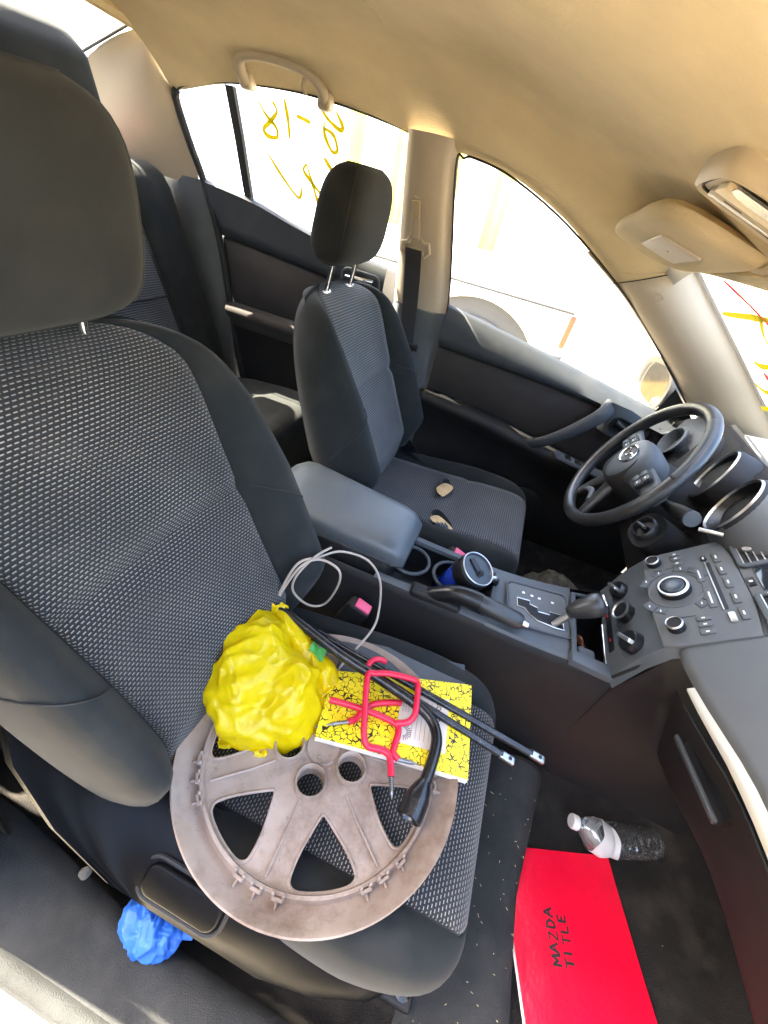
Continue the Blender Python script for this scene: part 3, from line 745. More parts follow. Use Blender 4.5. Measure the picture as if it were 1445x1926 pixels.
# ================================================================== seats
def front_seat(yc, label, ins, passenger):
    name = 'front_seat'
    s = thing(name, label, 'car seat', (.05, yc, .02))
    FB0 = Frame((-.10 if passenger else -.122, yc, .36), (0, 1, 0), (-.431, 0, .902), (.902, 0, .431))
    vk = 1. if passenger else .945
    def FB(u, v, n=0.): return FB0(u if not (passenger and u < 0) else -(min(-u, .15)+max(0, -u-.15)*.62), v*vk, n-.85*max(0, .09-v)**1.15)
    W = [(-.045, .195), (0, .218), (.08, .245), (.2, .252), (.3, .248), (.38, .24), (.44, .226), (.485, .206), (.52, .182), (.545, .150), (.558, .115), (.566, .075)]
    IW = [(-.045, .162), (0, .152), (.08, .136), (.2, .135), (.35, .143), (.5, .148), (.545, .11), (.566, .05)]
    BO = [(-.045, 0), (.0, .2), (.10, 1.), (.3, 1.), (.42, .7), (.5, .3), (.56, .0)]
    def ring(v):
        w_, iw, b = smooth_tab(W, v), min(smooth_tab(IW, v), smooth_tab(W, v)*.75), lerp_tab(BO, v)
        top = max(0, (v-.47)/.09); dn = -.050*top**2.2; th = (.125-.05*max(0, v-.2)/.36)*(1-.12*top**2)
        fold = -.012*math.exp(-((v-.30)/.014)**2)
        front = []
        for k in range(-8, 9):
            u = k/8*iw; t = abs(k/8)
            front.append((u, -.012*(1-t*t)*b+dn+fold*(1-.3*t)+.002*math.sin(v*60+u*14)*(1-t)))
        def bolster(sg):
            r = w_-iw
            return [(sg*(iw+r*a), n*b*1.25+dn*q+off) for a, n, q, off in ((.03, -.006, 1, -.004), (.12, .010, 1, 0), (.30, .030, 1, 0), (.5, .040, 1, 0), (.70, .036, 1, 0), (.86, .018, 1.1, -.002), (.96, -.006, 1.3, -.008), (1.0, -.03, 1., -.012))]
        right = bolster(1); left = bolster(-1)[::-1]
        back = [(w_*.99, -th*.6), (w_*.9, -th*.92), (w_*.6, -th*1.02), (0, -th*1.06), (-w_*.6, -th*1.02), (-w_*.9, -th*.92), (-w_*.99, -th*.6)]
        return left, front, right, back
    vs = [-.045, -.035, -.02] + [i*.02 for i in range(0, 23)] + [.445, .46, .475, .49, .505, .52, .532, .542, .55, .556, .561, .566]
    fr_r, ot_r = [], []
    for v in vs:
        l, f, r, b = ring(v)
        fr_r.append([FB(u, v, n) for u, n in [l[-1]]+f+[r[0]]])
        ot_r.append([FB(u, v, n) for u, n in r+b+l])
    make('backrest_cover', loft(ot_r), 'bolster', s, 180)
    make('backrest_insert', loft(fr_r), ins, s, 180)
    # close the top
    l, f, r, b = ring(.566)
    make('backrest_top', ([FB(u, .566, n) for u, n in l+f+r+b], [list(range(len(l+f+r+b)))]), 'bolster', s)
    # stitched seams
    def on(v, side_, idx):
        l, f, r, b = ring(v); q = r if side_ > 0 else l[::-1]
        return FB(q[idx][0], v, q[idx][1]+.0006)
    for sg in (1, -1):
        make('seam', tube([on(v, sg, 0) for v in vs[2:-5]], .0016, 5), 'rubber', s)
        pts = [on(.30-.02*i, sg, min(7, 1+i)) for i in range(7)] if (passenger and sg > 0) or not passenger else [on(.20+.022*i-.0012*i*i, sg, i) for i in range(7)]
        make('seam', tube(catmull(pts, 4), .0011, 5), 'rubber', s)
    # cushion
    X0, X1 = -.215, .305
    zt = lambda x: smooth_tab([(-.215, .318), (-.15, .325), (-.05, .330), (.1, .343), (.2, .352), (.26, .350), (.285, .336), (.3, .31), (.305, .28)], x)
    def cw(x): return smooth_tab([(-.15, .200), (0, .220), (.15, .226), (.23, .215), (.27, .196), (.295, .165), (.305, .14)], x)
    def cring(x):
        z, w_ = zt(x), cw(x); iw = min(.142, w_*.8); b = lerp_tab([(-.15, .8), (.1, 1), (.22, .6), (.28, .15), (.305, 0)], x)
        f = [(k/8*iw, z-.012*(1-(k/8)**2)*b-.007*math.exp(-((x-.10)/.012)**2)*(1-abs(k/8)*.3)) for k in range(-8, 9)]
        r_ = w_-iw
        def bo(sg): return [(sg*(iw+r_*a), z+n*b+o) for a, n, o in ((.04, -.006, -.004), (.16, .008, 0), (.4, .024, 0), (.62, .024, -.002), (.82, .008, -.006), (.95, -.014, -.014), (1, -.04, -.02), (1, -.09, -.03))]
        zb = .205
        return bo(-1)[::-1], f, bo(1), [(w_*.96, zb), (w_*.5, zb-.01), (-w_*.5, zb-.01), (-w_*.96, zb)]
    xs = [X0+(X1-X0)*(1-(1-i/30)**1.6) for i in range(31)]
    fr_r, ot_r = [], []
    for x in xs:
        l, f, r, b = cring(x)
        fr_r.append([(x, yc+u, n) for u, n in [l[-1]]+f+[r[0]]])
        b = [(u, min(n, zt(x)-.02)) for u, n in b]
        ot_r.append([(x, yc+u, n) for u, n in r+b+l])
    make('cushion_cover', loft(ot_r), 'bolster', s, 180)
    make('cushion_insert', loft(fr_r), ins, s, 180)
    # front nose of the cushion
    l, f, r, b = cring(X1); base = [(u, n) for u, n in l+f+r]
    rings = []
    for k, (dx, dz, q) in enumerate(((0, 0, 1), (.006, -.03, 1.0), (.004, -.06, .99), (-.02, -.095, .97))):
        rings.append([(X1+dx, yc+u*q, max(n+dz, .17) if k else n) for u, n in base])
    make('cushion_nose', loft(rings), 'bolster', s, 180)
    make('seam', tube([(x, yc+u, n+.0006) for x, (u, n) in [(x, cring(x)[2][0]) for x in xs[:-2]]], .0014, 5), 'rubber', s)
    make('seam', tube([(x, yc+u, n+.0006) for x, (u, n) in [(x, cring(x)[0][-1]) for x in xs[:-2]]], .0014, 5), 'rubber', s)
    # headrest
    A, B = Vector((0, 1, 0)), Vector((1, 0, 0))
    hs = []
    zb, zt_ = (.862, 1.045) if passenger else (.868, 1.048)
    for i in range(25):
        t = .5-.5*math.cos(math.pi*i/24)
        q = max(.06, (1-abs(2*t-1)**3.6))**(1/3.2); qb = max(.06, (1-abs(2*t-1)**3.0))**(1/2.6)
        xf = -.300+.016*t; xb = -.405+.036*t
        if not passenger: xb -= .016; xf += .004
        c = (xf+xb)/2; hb = (xf-xb)/2
        c += 0 if passenger else -.012
        hs.append(((c, yc, zb+(zt_-zb)*t), (.128-.010*t)*(.30+.70*q if t > .5 else .45+.55*q), hb*(.12+.88*qb), A, B))
    hr = make('headrest', super_loft(hs, 44, 3.0), 'bolster', s, 180)
    for sg in (-1, 1):
        make('headrest_seam', tube([(h[0][0]+h[2]*.60, yc+sg*h[1]*.925, h[0][2]) for h in hs[4:21]], .0012, 5), 'rubber', hr)
    for dy in (-.066, .066):
        make('headrest_post', tube([(-.375 if passenger else -.385, yc+dy, .77), (-.362, yc+dy, .90)], .0062, 10), 'chrome', s)
        make('post_guide', plate(rrect(.034, .022, .008), Frame((-.375 if passenger else -.382, yc+dy, .808 if passenger else .802), (0, 1, 0), (-1, 0, 0)), .012, .003), 'satin_metal', s, 30)
    # seat base, rails, outer shield
    make('seat_base', rbox((.06, yc, .145), (.36, .40, .09), .02), 'black_plastic', s)
    for dy in (-.19, .19):
        make('seat_rail', rbox((.05, yc+dy, .035), (.52, .04, .03), .006), 'black_plastic', s)
        make('rail_bolt', lathe([(.013, 0), (.013, .006), (.008, .008), (.008, .012), (.001, .012)], Frame((.29, yc+dy, .05), (1, 0, 0), (0, 1, 0)), 14), 'dark_steel', s)
    sg = -1 if passenger else 1
    prof = [(-.33, .50), (-.27, .46), (-.215, .40), (-.16, .36), (-.08, .338), (.05, .318), (.16, .275), (.25, .235), (.268, .19), (.22, .135), (.05, .105), (-.2, .085), (-.33, .10), (-.375, .22)]
    prof = [(p.x, p.y) for p in catmull([(a, b, 0) for a, b in prof], 3, True)]
    rings = []
    for k, (off, shr) in enumerate(((.15, .98), (.17, 1.0), (.2, .95), (.228, .82), (.25, .6), (.262, .35))):
        cx, cz = -.04, .22
        rings.append([(cx+(a-cx)*shr, yc+sg*off, cz+(b-cz)*shr) for a, b in prof])
    sh = make('side_shield', loft(rings, True, False, True), 'shield_black', s, 60)
    ffr = Frame((-.052, yc+sg*.236, .302), (1, 0, -.14), (.08, -sg*.72, .70))
    ffr = Frame(ffr.O, ffr.U, ffr.V, ffr.N*(1 if ffr.N.y*sg > 0 else -1))
    rv = make('recline_lever', plate(rrect(.110, .042, .016), ffr, .008, .004, h0=-.01), 'shield_black', s, 50)
    make('lever_recess', tube([ffr(x, y, .001) for x, y in rrect(.122, .053, .020)], .0032, 8, closed=True), 'rubber', s)
    # buckle with a pink button between seat and console
    by = yc-sg*.238
    bx = -.035 if passenger else .12
    bk = Frame((bx, by, .315), (0, 1, 0), (.25, -.1*sg, 1)) 
    bb = make('buckle', rbox((0, .0, 0), (.030, .09, .05), .008, Frame(bk.O, (0, 1, 0), (.35, 0, .94), (.94, 0, -.35))), 'black_plastic', s)
    make('buckle_button', rbox((0, .043, .004), (.022, .012, .034), .002, Frame(bk.O, (0, 1, 0), (.35, 0, .94), (.94, 0, -.35))), 'pink', bb)
    return s, FB0
pseat, PFB = front_seat(-.383, 'near front passenger seat with white-stitched grey fabric, holding the hubcap', 'insert', True)
dseat, DFB = front_seat(.36, 'driver seat behind the steering wheel with torn cushion showing foam', 'insert_far', False)
# tears in the driver cushion
def tear(pts, name, z):
    c = Vector((sum(p[0] for p in pts)/len(pts), sum(p[1] for p in pts)/len(pts), 0))
    loop = catmull([(p[0], p[1], 0) for p in pts], 3, True)
    r0 = [(p.x, p.y, z+.0005) for p in loop]
    r1 = [(c.x+(p.x-c.x)*.8, c.y+(p.y-c.y)*.8, z+.0035+.004*noise.noise(p*120)) for p in loop]
    r2 = [(c.x+(p.x-c.x)*.45, c.y+(p.y-c.y)*.45, z+.0025+.005*noise.noise(p*150)) for p in loop]
    r3 = [(c.x+(p.x-c.x)*.12, c.y+(p.y-c.y)*.12, z+.0025+.003*noise.noise(p*150)) for p in loop]
    t = make(name, loft([r0, r1, r2, r3], True, False, True), 'foam', dseat, 180)
    n = len(loop)
    for a0, a1, h in ((.05, .30, .016), (.42, .62, .012), (.74, .95, .014)):
        idx = [int(n*(a0+(a1-a0)*k/8)) % n for k in range(9)]
        rim_ = [Vector((loop[i].x, loop[i].y, z+.002)) for i in idx]
        tip = [r.lerp(Vector((c.x, c.y, z+.004)), -.35*math.sin(math.pi*k/8))+Vector((0, 0, h*.55*math.sin(math.pi*k/8))) for k, r in enumerate(rim_)]
        low = [r+Vector((0, 0, -.004)) for r in rim_]
        make('torn_flap', loft([low, rim_, tip]), 'bolster', t, 180)
tear([(.008, .40), (.026, .442), (.055, .436), (.052, .40), (.038, .365), (.018, .375)], 'foam_tear', .335)
tear([(.030, .25), (.05, .268), (.090, .245), (.115, .215), (.145, .18), (.11, .178), (.075, .205), (.042, .230)], 'foam_tear', .334)

# rear bench
rs = thing('rear_bench_seat', 'dark rear bench seat in the back with sun falling on its cushion', 'car seat', (-.9, 0, .02))
FR = Frame((-.93, 0, .42), (0, 1, 0), (-.33, 0, .944), (.944, 0, .33))
def rb_ring(v, u0, u1, bulge, n=14):
    top = max(0, (v-.50)/.07); dn = -.06*top**2
    return [FR(u0+(u1-u0)*k/n, v, bulge*math.sin(math.pi*k/n)**.6+dn) for k in range(n+1)]
vs = [-.1+.035*i for i in range(18)]+[.53, .545, .556, .562]
def rsec(u0, u1, bulge, name, mat):
    rings = []
    for v in vs:
        f = rb_ring(v, u0, u1, bulge)
        rings.append(f+[FR(u1, v, -.12), FR(u0, v, -.12)])
    make(name, loft(rings, True, False, True), mat, rs, 60)
rsec(-.52, -.16, .012, 'back_insert', 'insert_far'); rsec(-.155, .155, .025, 'back_center', 'bolster')
rsec(.16, .44, .012, 'back_insert', 'insert_far')
rsec(.443, .605, .035, 'back_bolster', 'bolster'); rsec(-.605, -.523, .03, 'back_bolster', 'bolster')
for u in (.442, .158): make('seam', tube([FR(u, v, .004) for v in vs if v < .47], .002, 5), 'rubber', rs)
make('fold_seam', tube([FR(u, .22, .0125) for u in (.17, .25, .35, .43)], .003, 5), 'rubber', rs)
for yc in (.32, -.32, 0):
    hs = []
    hz = 1.0 if yc else .985
    for i in range(13):
        t = i/12; rnd = max(.3, min(1, (t/.14)**.5 if t < .14 else 1, ((1-t)/.25)**.5 if t > .75 else 1))
        hs.append(((-1.145-.035*t, yc, hz+(.165 if yc else .12)*t), .125*(.6+.4*rnd), .055*(.4+.6*rnd), (0, 1, 0), (1, 0, 0)))
    make('rear_headrest', super_loft(hs, 32, 3.4), 'bolster', rs, 180)
    for dy in (-.05, .05): make('headrest_post', tube([(-1.14, yc+dy, .93), (-1.145, yc+dy, 1.02)], .006, 8), 'chrome', rs)
for u0, u1, bl, nm, mt in ((-.60, -.15, .02, 'cushion', 'bolster'), (-.147, .147, .012, 'cushion_center', 'insert_far'), (.15, .60, .02, 'cushion', 'bolster')):
    rings = []
    for x, z in ((-.99, .33), (-.92, .365), (-.8, .37), (-.65, .385), (-.55, .385), (-.51, .372), (-.49, .34), (-.49, .24), (-.51, .12)):
        rings.append([(x, u0+(u1-u0)*k/12, z+bl*math.sin(math.pi*k/12)**.5-(bl if x < -.9 else 0)) for k in range(13)])
    make(nm, loft(rings), mt, rs, 70)
make('belt_guide', rbox((-1.165, .40, .955), (.04, .06, .012), .004), 'tan_plastic', rs)
make('latch_button', rbox((-1.16, .50, .95), (.02, .03, .014), .005), 'pink', rs)

# driver's seat belt on the B pillar
sb = thing('seat_belt', 'black seat belt hanging from its tan anchor on the far pillar', 'seat belt', (-.28, .66, .5))
bf = Frame((-.285, .642, .925), (1, 0, .1), (-.03, -.30, 1)); bf = Frame(bf.O, bf.U, (bf.V-bf.U*bf.V.dot(bf.U)))
sn = 1 if bf.N.y < 0 else -1
bf = Frame(bf.O, bf.U, bf.V, bf.N*sn)
make('adjuster_cover', rbox((0, .058, .012), (.030, .105, .020), .008, bf), 'tan_light', sb)
make('adjuster_button', rbox((0, .078, .024), (.022, .04, .006), .0025, bf), 'tan_plastic', sb)
make('anchor_loop', tube([bf(x, y, .014) for x, y in [(-.012, .018), (-.022, .0), (-.037, -.002), (-.040, -.022), (-.028, -.032), (-.018, -.022), (0, -.019), (.018, -.022), (.028, -.032), (.040, -.022), (.037, -.002), (.022, .0), (.012, .018)]], .0065, 8, closed=True), 'tan_light', sb)
wb = [(-.285, .622, .905), (-.279, .630, .86), (-.268, .645, .76), (-.256, .652, .65), (-.248, .655, .58)]
make('webbing', loft([[(x-.024, y, z), (x-.012, y-.002, z), (x+.012, y-.002, z), (x+.024, y, z), (x+.024, y+.003, z), (x-.024, y+.003, z)] for x, y, z in catmull(wb, 4)], True, True, True), 'belt', sb, 30)
make('latch_plate', rbox((-.236, .648, .645), (.045, .012, .02), .004), 'black_plastic', sb)
make('latch_tongue', rbox((-.246, .648, .615), (.020, .003, .045), .001), 'chrome', sb)

# ================================================================== dashboard
dash = thing('dashboard', 'grey dashboard with radio panel, air vents, gauges and glove box', 'dashboard', (.62, -.05, .28))
def dxo(y): return smooth_tab([(-.72, .075), (-.45, .068), (-.30, .054), (-.20, .016), (-.14, 0), (.10, 0), (.16, .05), (.72, .06)], y)
PADS = [(.500, .547), (.498, .556), (.502, .565), (.53, .602), (.57, .650), (.62, .688), (.69, .705), (.78, .700), (.93, .655)]
ys = [-.72+.03*i for i in range(20)]+[-.13, -.122]
make('passenger_pad', loft([[(x+dxo(y)*(1 if z < .69 else .6), y, z) for x, z in PADS] for y in ys]), 'dash_plastic', dash, 60)
make('light_strip', loft([[(x+dxo(y), y, z) for x, z in ((.5005, .549), (.494, .540), (.497, .527-k), (.507, .519-k), (.515, .517-k))] for y, k in [(y, -.010+.012*min(1, max(0, (-.16-y)/.14))) for y in ys if y < -.16]]), 'strip_silver', dash, 60)
GL = [(.512, .505), (.520, .497), (.545, .44), (.585, .345), (.60, .315), (.612, .300), (.64, .298), (.80, .36)]
make('glove_box', loft([[(x+dxo(y), y, z) for x, z in GL] for y in ys if y < -.15]), 'black_plastic', dash, 50)
hf = Frame((.552+.03, -.245, .445), (0.18, -1, 0), (-.38, 0, .92)); hf = Frame((.573, -.238, .440), (.25, -.96, 0.0), (-.36, -.09, .92))
if hf.N.x > 0: hf = Frame(hf.O, hf.U, hf.V, -hf.N)
make('glove_handle_recess', plate(rrect(.125, .036, .012), hf, .002, h0=-.02), 'gloss_black', dash)
make('glove_handle', rbox((0, -.012, .004), (.118, .014, .008), .003, hf), 'grey_plastic', dash)
make('glove_box_gap', tube([(.513+dxo(y), y, .503) for y in ys if -.70 < y < -.17], .0018, 5), 'rubber', dash)
# centre stack: radio panel plane
FRD = Frame((.508, -.004, .575), (0, -1, 0), (.643, 0, .766), (-.766, 0, .643))
sec = lambda y0: [(.455, y0, .42), (.468, y0, .50), (.483, y0, .545), (.600, y0, .684), (.66, y0, .715), (.80, y0, .702), (.93, y0, .655)]
make('center_stack', loft([[(x+(.012 if abs(y+.004) > .118 else 0), y, z-(.01 if abs(y+.004) > .118 else 0)) for x, y, z in sec(y0)] for y0 in (-.128, -.116, -.06, 0, .06, .108, .120)]), 'grey_plastic', dash, 30)
make('stack_side', ([(.467, .120, .41), (.495, .120, .535), (.612, .120, .674), (.672, .120, .705), (.80, .120, .69), (.80, .120, .30), (.55, .14, .0)], [[0, 1, 2, 3, 4, 5, 6]]), 'black_plastic', dash)
make('stack_side', ([(.467, -.128, .41), (.495, -.128, .535), (.612, -.128, .674), (.70, -.128, .66), (.80, -.135, .36), (.80, -.15, .0), (.47, -.15, .0)], [[0, 1, 2, 3, 4, 5, 6]]), 'black_plastic', dash)
rad = make('radio_panel', plate([(-.106, -.043), (-.05, -.048), (.05, -.048), (.112, -.043), (.118, -.02), (.118, .082), (.06, .09), (-.06, .09), (-.108, .082), (-.110, -.02)], FRD, .005, .0025), 'dash_plastic', dash, 30)
RF = FRD.at(0, 0, .005)
def knob(fr, u, v, r, h, name='knob', parent=None, ring='satin_metal'):
    k = make(name, lathe([(r*1.0, 0), (r, h*.7), (r*.93, h), (r*.80, h*1.03), (r*.72, h*.93), (.0005, h*.90)], fr.at(u, v), 28), 'black_plastic', parent or dash, 40)
    make('knob_ring', lathe([(r*.80, h*1.03), (r*.86, h*1.08), (r*.95, h*1.02), (r*.98, h*.86)], fr.at(u, v), 28, False), ring, k, 60)
    return k
knob(RF, -.084, -.026, .0125, .012); knob(RF, .081, -.018, .0135, .013)
make('dial_well', lathe([(.043, 0), (.0415, .0015), (.036, -.003), (.031, -.0035)], RF.at(-.004, -.005), 40, False), 'dash_plastic', dash, 60)
big = knob(RF, -.004, -.005, .0255, .012, 'main_dial')
make('dial_cap', lathe([(.018, .0112), (.0175, .0135), (.016, .0145), (.0003, .0135)], RF.at(-.004, -.005), 28, False), 'mug_lid', big, 60)
def btn(fr, u, v, w_, h_, t=.002, mat='dash_plastic', rot=0, mark=None, par=None):
    f2 = fr.at(u, v).spin(rot)
    b = make('button', plate(rrect(w_, h_, min(w_, h_)*.22, 3), f2, t, .0008), mat, par or dash, 30)
    if mark: make('button_mark', plate(rrect(w_*mark[0], h_*mark[1], min(w_*mark[0], h_*mark[1])*.3, 2), f2, t+.0004, h0=t), 'white_plastic', b)
    return b
for u, v in ((-.063, .069), (-.030, .0695), (.003, .0705), (.038, .0715), (.073, .0725)): btn(RF, u, v, .026, .010, .0025, mark=(.3, .25))
for v, u in ((.011, -.096), (.011, -.084), (.011, -.070)): btn(RF, u, v, .010, .016, .0022, mark=(.3, .3))
for v, u in ((.021, .071), (.021, .084), (.021, .099)): btn(RF, u, v, .009, .020, .0025, mark=(.25, .25))
btn(RF, -.027, .037, .034, .011, .002, mark=(.55, .2)); btn(RF, .030, .040, .044, .012, .002, mark=(.6, .2))
btn(RF, -.067, .051, .012, .009, .0025, 'gloss_black', mark=(.5, .3)); btn(RF, .077, .0575, .020, .009, .0025, 'satin_metal')
make('disc_slot', plate(rrect(.115, .0055, .0025), RF.at(.002, .0545), .0008, h0=-.001), 'grille_dark', dash)
make('slot_lip', rbox((.002, .0505, .001), (.115, .0022, .002), .0008, RF), 'satin_metal', dash)
# ring of keys round the main dial
for a0, a1, r0, r1 in ((200, 236, .046, .060), (238, 262, .046, .058), (276, 302, .046, .058), (304, 336, .046, .060), (22, 46, .046, .060), (48, 66, .046, .058), (118, 134, .046, .060), (136, 158, .046, .058)):
    a0 -= 90; a1 -= 90
    arc = [(r1*math.cos(R(a0+(a1-a0)*k/6)), r1*math.sin(R(a0+(a1-a0)*k/6))) for k in range(7)]+[(r0*math.cos(R(a1-(a1-a0)*k/6)), r0*math.sin(R(a1-(a1-a0)*k/6))) for k in range(7)]
    b = make('button', plate(arc, RF.at(-.004, -.005), .0016, .0005), 'grey_plastic', dash, 30)
    am = R((a0+a1)/2); make('button_mark', plate(rrect(.005, .0018, .0004, 2), RF.at(-.004+.053*math.cos(am), -.005+.053*math.sin(am)), .0022, h0=.0014), 'white_plastic', b)
for u in (-.062, .062): make('panel_line', tube([RF(u, -.03+.0, .0003), RF(u, .012, .0003)], .0007, 4), 'rubber', dash)
# vents and display above the radio
def vent(u0, u1, v0, v1, name):
    w_, h_ = u1-u0, v1-v0; f2 = FRD.at((u0+u1)/2, (v0+v1)/2, .004)
    vt = make(name, tube([f2(x, y, .003) for x, y in rrect(w_, h_, .008)], .005, 8, closed=True, flat=.7, up=f2.N), 'grey_plastic', dash)
    make('vent_well', plate(rrect(w_, h_, .008), f2, .0012, h0=-.02), 'grille_dark', vt)
    for k in range(5):
        v = -h_/2+h_*(k+.5)/5
        make('vent_slat', rbox((0, v, .003), (w_*.97, .0018, .006), .0006, f2), 'satin_metal', vt)
    make('vent_tab', super_loft([(f2(.0, -h_*.25+h_*.3*t, .007), .004+.002*math.sin(math.pi*t), .004, f2.U, f2.N) for t in [i/6 for i in range(7)]], 10), 'satin_metal', vt)
make('upper_panel', plate([(-.110, .0905), (.118, .0905), (.116, .150), (-.106, .150)], FRD, .004, .002), 'dash_plastic', dash, 30)
vent(-.096, -.026, .096, .142, 'air_vent'); vent(.042, .108, .096, .142, 'air_vent')
btn(FRD, .010, .098, .010, .020, .006, 'gloss_black', rot=R(90), mark=(.5, .2)); 
make('display', plate(rrect(.056, .030, .004), FRD.at(.008, .122), .0055, .001), 'screen', dash)
# climate controls below the radio
FCL = Frame((.474, -.002, .480), (0, -1, 0), (.24, 0, .97), (-.97, 0, .24))
make('climate_panel', plate([(-.112, -.062), (.118, -.062), (.122, .0), (.112, .058), (-.106, .058), (-.114, .0)], FCL, .004, .002), 'black_plastic', dash, 30)
for i, (u, v, r) in enumerate(((-.060, -.001, .022), (.006, .004, .024), (.080, .009, .026))):
    cf = FCL.at(u, v, .004)
    k = make('climate_knob', lathe([(r*1.25, 0), (r*1.22, .003), (r*1.05, .0035), (r*.82, .004), (r*.78, .020), (r*.7, .022), (.0004, .0225)], cf, 32), 'gloss_black', dash, 40)
    make('knob_bezel', lathe([(r*1.25, .0012), (r*1.29, .003), (r*1.22, .0042)], cf, 32, False), 'grey_plastic', k, 60)
    sp = cf.spin(R((28, 60, 38)[i]))
    if i == 1: make('knob_ring', lathe([(r*.78, .02), (r*.80, .024), (r*.66, .0235), (r*.60, .021)], cf, 28, False), 'satin_metal', k, 60)
    else: make('knob_blade', rbox((0, 0, .025), (r*1.45, r*.30, .012), .002, sp), 'satin_metal', k)
    for a in range(0, 360, 30 if i < 2 else 15):
        if 200 < a < 340: continue
        make('dial_tick', plate(rrect(.0024, .0012, .0004, 2), cf.at(r*1.13*math.cos(R(a)), r*1.13*math.sin(R(a))).spin(R(a)), .0042, h0=.003), 'white_plastic' if i < 2 else ('blue_mug' if a > 90 else 'red_vinyl'), k)
hz = make('switch_strip', plate(rrect(.105, .014, .003), FCL.at(.014, -.045, .004), .003, .001), 'gloss_black', dash, 30)
for u, m in ((-.022, 'red_light'), (.040, 'red_light')): make('switch_lamp', plate(rrect(.008, .003, .001, 2), FCL.at(u, -.045, .004), .0036, h0=.003), m, hz)

# driver side: knee panel, gauges, column
DP = [(.62, .30), (.60, .40), (.575, .52), (.575, .56), (.60, .60), (.66, .62), (.70, .625)]
ysd = [.118, .16, .22, .3, .4, .5, .6, .70]
make('knee_panel', loft([[(x-.02+dxo(y)*.3, y, z) for x, z in DP] for y in ysd]), 'black_plastic', dash, 50)
TOPD = [(.588, .625), (.595, .700), (.625, .755), (.70, .765), (.80, .715), (.93, .655)]
make('driver_pad', loft([[(x+(.02 if y > .5 else 0)+.02*max(0, .2-y)/.1, y, .655+(z-.655)*k) for x, z in TOPD] for y, k in ((.118, .55), (.14, .6), (.16, .8), (.20, 1), (.3, 1.05), (.4, 1.0), (.47, .8), (.52, .5), (.60, .4), (.70, .35))]), 'dash_plastic', dash, 60)
def gauge(y, z, r, x=.560):
    f2 = Frame((x, y, z), (-.28, -.96, 0), (.20, 0, .97)); f2 = Frame(f2.O, f2.U, f2.V-f2.U*f2.V.dot(f2.U)); f2 = Frame(f2.O, f2.U, f2.V, f2.N if f2.N.x < 0 else -f2.N)
    gg = make('gauge_tube', lathe([(r*1.06, -.005), (r*1.10, .0), (r*1.05, .004), (r*.98, .0), (r*.9, -.055), (.001, -.056)], f2, 40, False), 'gloss_black', dash, 50)
    make('gauge_ring', lathe([(r*1.00, .001), (r*1.045, .0055), (r*1.09, .002)], f2, 40, False), 'satin_metal', gg, 70)
    make('gauge_glass', lathe([(r*.92, -.045), (.001, -.045)], f2, 40, False), 'screen', gg, 70)
    flare = ((1.09, .0005), (1.14, -.004), (1.30, -.020), (1.65, -.050), (2.0, -.09)) if y < .2 else ((1.09, .0005), (1.13, -.006), (1.16, -.03), (1.18, -.06))
    make('gauge_cowl', loft([[f2(r*k*math.cos(R(a)), r*k*math.sin(R(a)), h) for a in range(-110, 96, 8)] for k, h in flare]), 'dash_plastic' if y < .2 else 'black_plastic', dash, 70)
    make('gauge_hood', loft([[f2(r*k*math.cos(R(a)), r*k*math.sin(R(a)), h) for a in range(-20, 201, 10)] for k, h in ((1.1, .002), (1.15, -.004), (1.18, -.03), (1.16, -.06))]), 'black_plastic', dash, 70)
    for a in range(-40, 221, 13): make('gauge_tick', plate(rrect(.006, .0014, .0004, 2), f2.at(r*.76*math.cos(R(a)), r*.76*math.sin(R(a)), -.0445).spin(R(a)), .001), 'white_plastic', gg)
    make('gauge_needle', rbox((r*.3, 0, -.042), (r*.7, .002, .002), .0008, f2.spin(R(215))), 'red_vinyl', gg)
gauge(.285, .690, .056, .568); gauge(.148, .696, .056, .560); gauge(.425, .680, .046, .585)
make('binnacle_face', loft([[(.570+.003*math.sin(y*9), y, .615), (.578, y, .66), (.600, y, .735), (.625, y, .752)] for y in [.085+.03*k for k in range(14)]]), 'black_plastic', dash, 60)
make('trip_stem', tube([(.515, .10, .652), (.545, .085, .665)], .004, 10), 'satin_metal', dash)
make('gauge_backing', loft([[(.60, y, .60), (.612, y, .70), (.66, y, .72)] for y in (.13, .3, .5)]), 'black_plastic', dash)
side_v = Frame((.585, .61, .628), (0, -1, 0), (.35, 0, .94), (-.94, 0, .35))
make('side_vent', lathe([(.045, 0), (.048, .006), (.040, .008), (.036, .0), (.03, -.02), (.001, -.02)], side_v, 28, False), 'grey_plastic', dash, 50)
make('column_shroud', super_loft([((.405+.05*i, .33, .632-.022*i), .055+.010*i, .045+.012*i, (0, 1, 0), (.37, 0, .93)) for i in range(5)], 28, 3.2), 'black_plastic', dash, 180)
igf = Frame((.470, .175, .575), (0.1, -1, 0), (.35, 0, .94)); igf = Frame((.470, .172, .577), Vector((.25, -.96, .05)), Vector((.40, .15, .9)))
if igf.N.x > 0: igf = Frame(igf.O, igf.U, igf.V, -igf.N)
make('ignition_housing', super_loft([(igf(0, 0, -.11+.10*t), .050-.010*t, .045-.006*t, igf.U, igf.V) for t in (0, .3, .6, .85, .95, 1)], 28, 2.6), 'black_plastic', dash, 60)
ig = make('ignition_ring', lathe([(.026, -.012), (.026, .002), (.023, .005), (.020, .002), (.018, -.006), (.001, -.006)], igf, 28, False), 'leather', dash, 50)
make('ignition_knob', rbox((0, 0, .004), (.030, .011, .016), .004, igf.spin(R(15))), 'gloss_black', ig)
stk = [(.475, .25, .628), (.482, .20, .634), (.489, .15, .648), (.495, .105, .664)]
make('wiper_stalk', tube(catmull(stk, 4), [.008]*5+[.009, .011, .013, .015, .016, .016, .016, .016], 14), 'black_plastic', dash, 50)
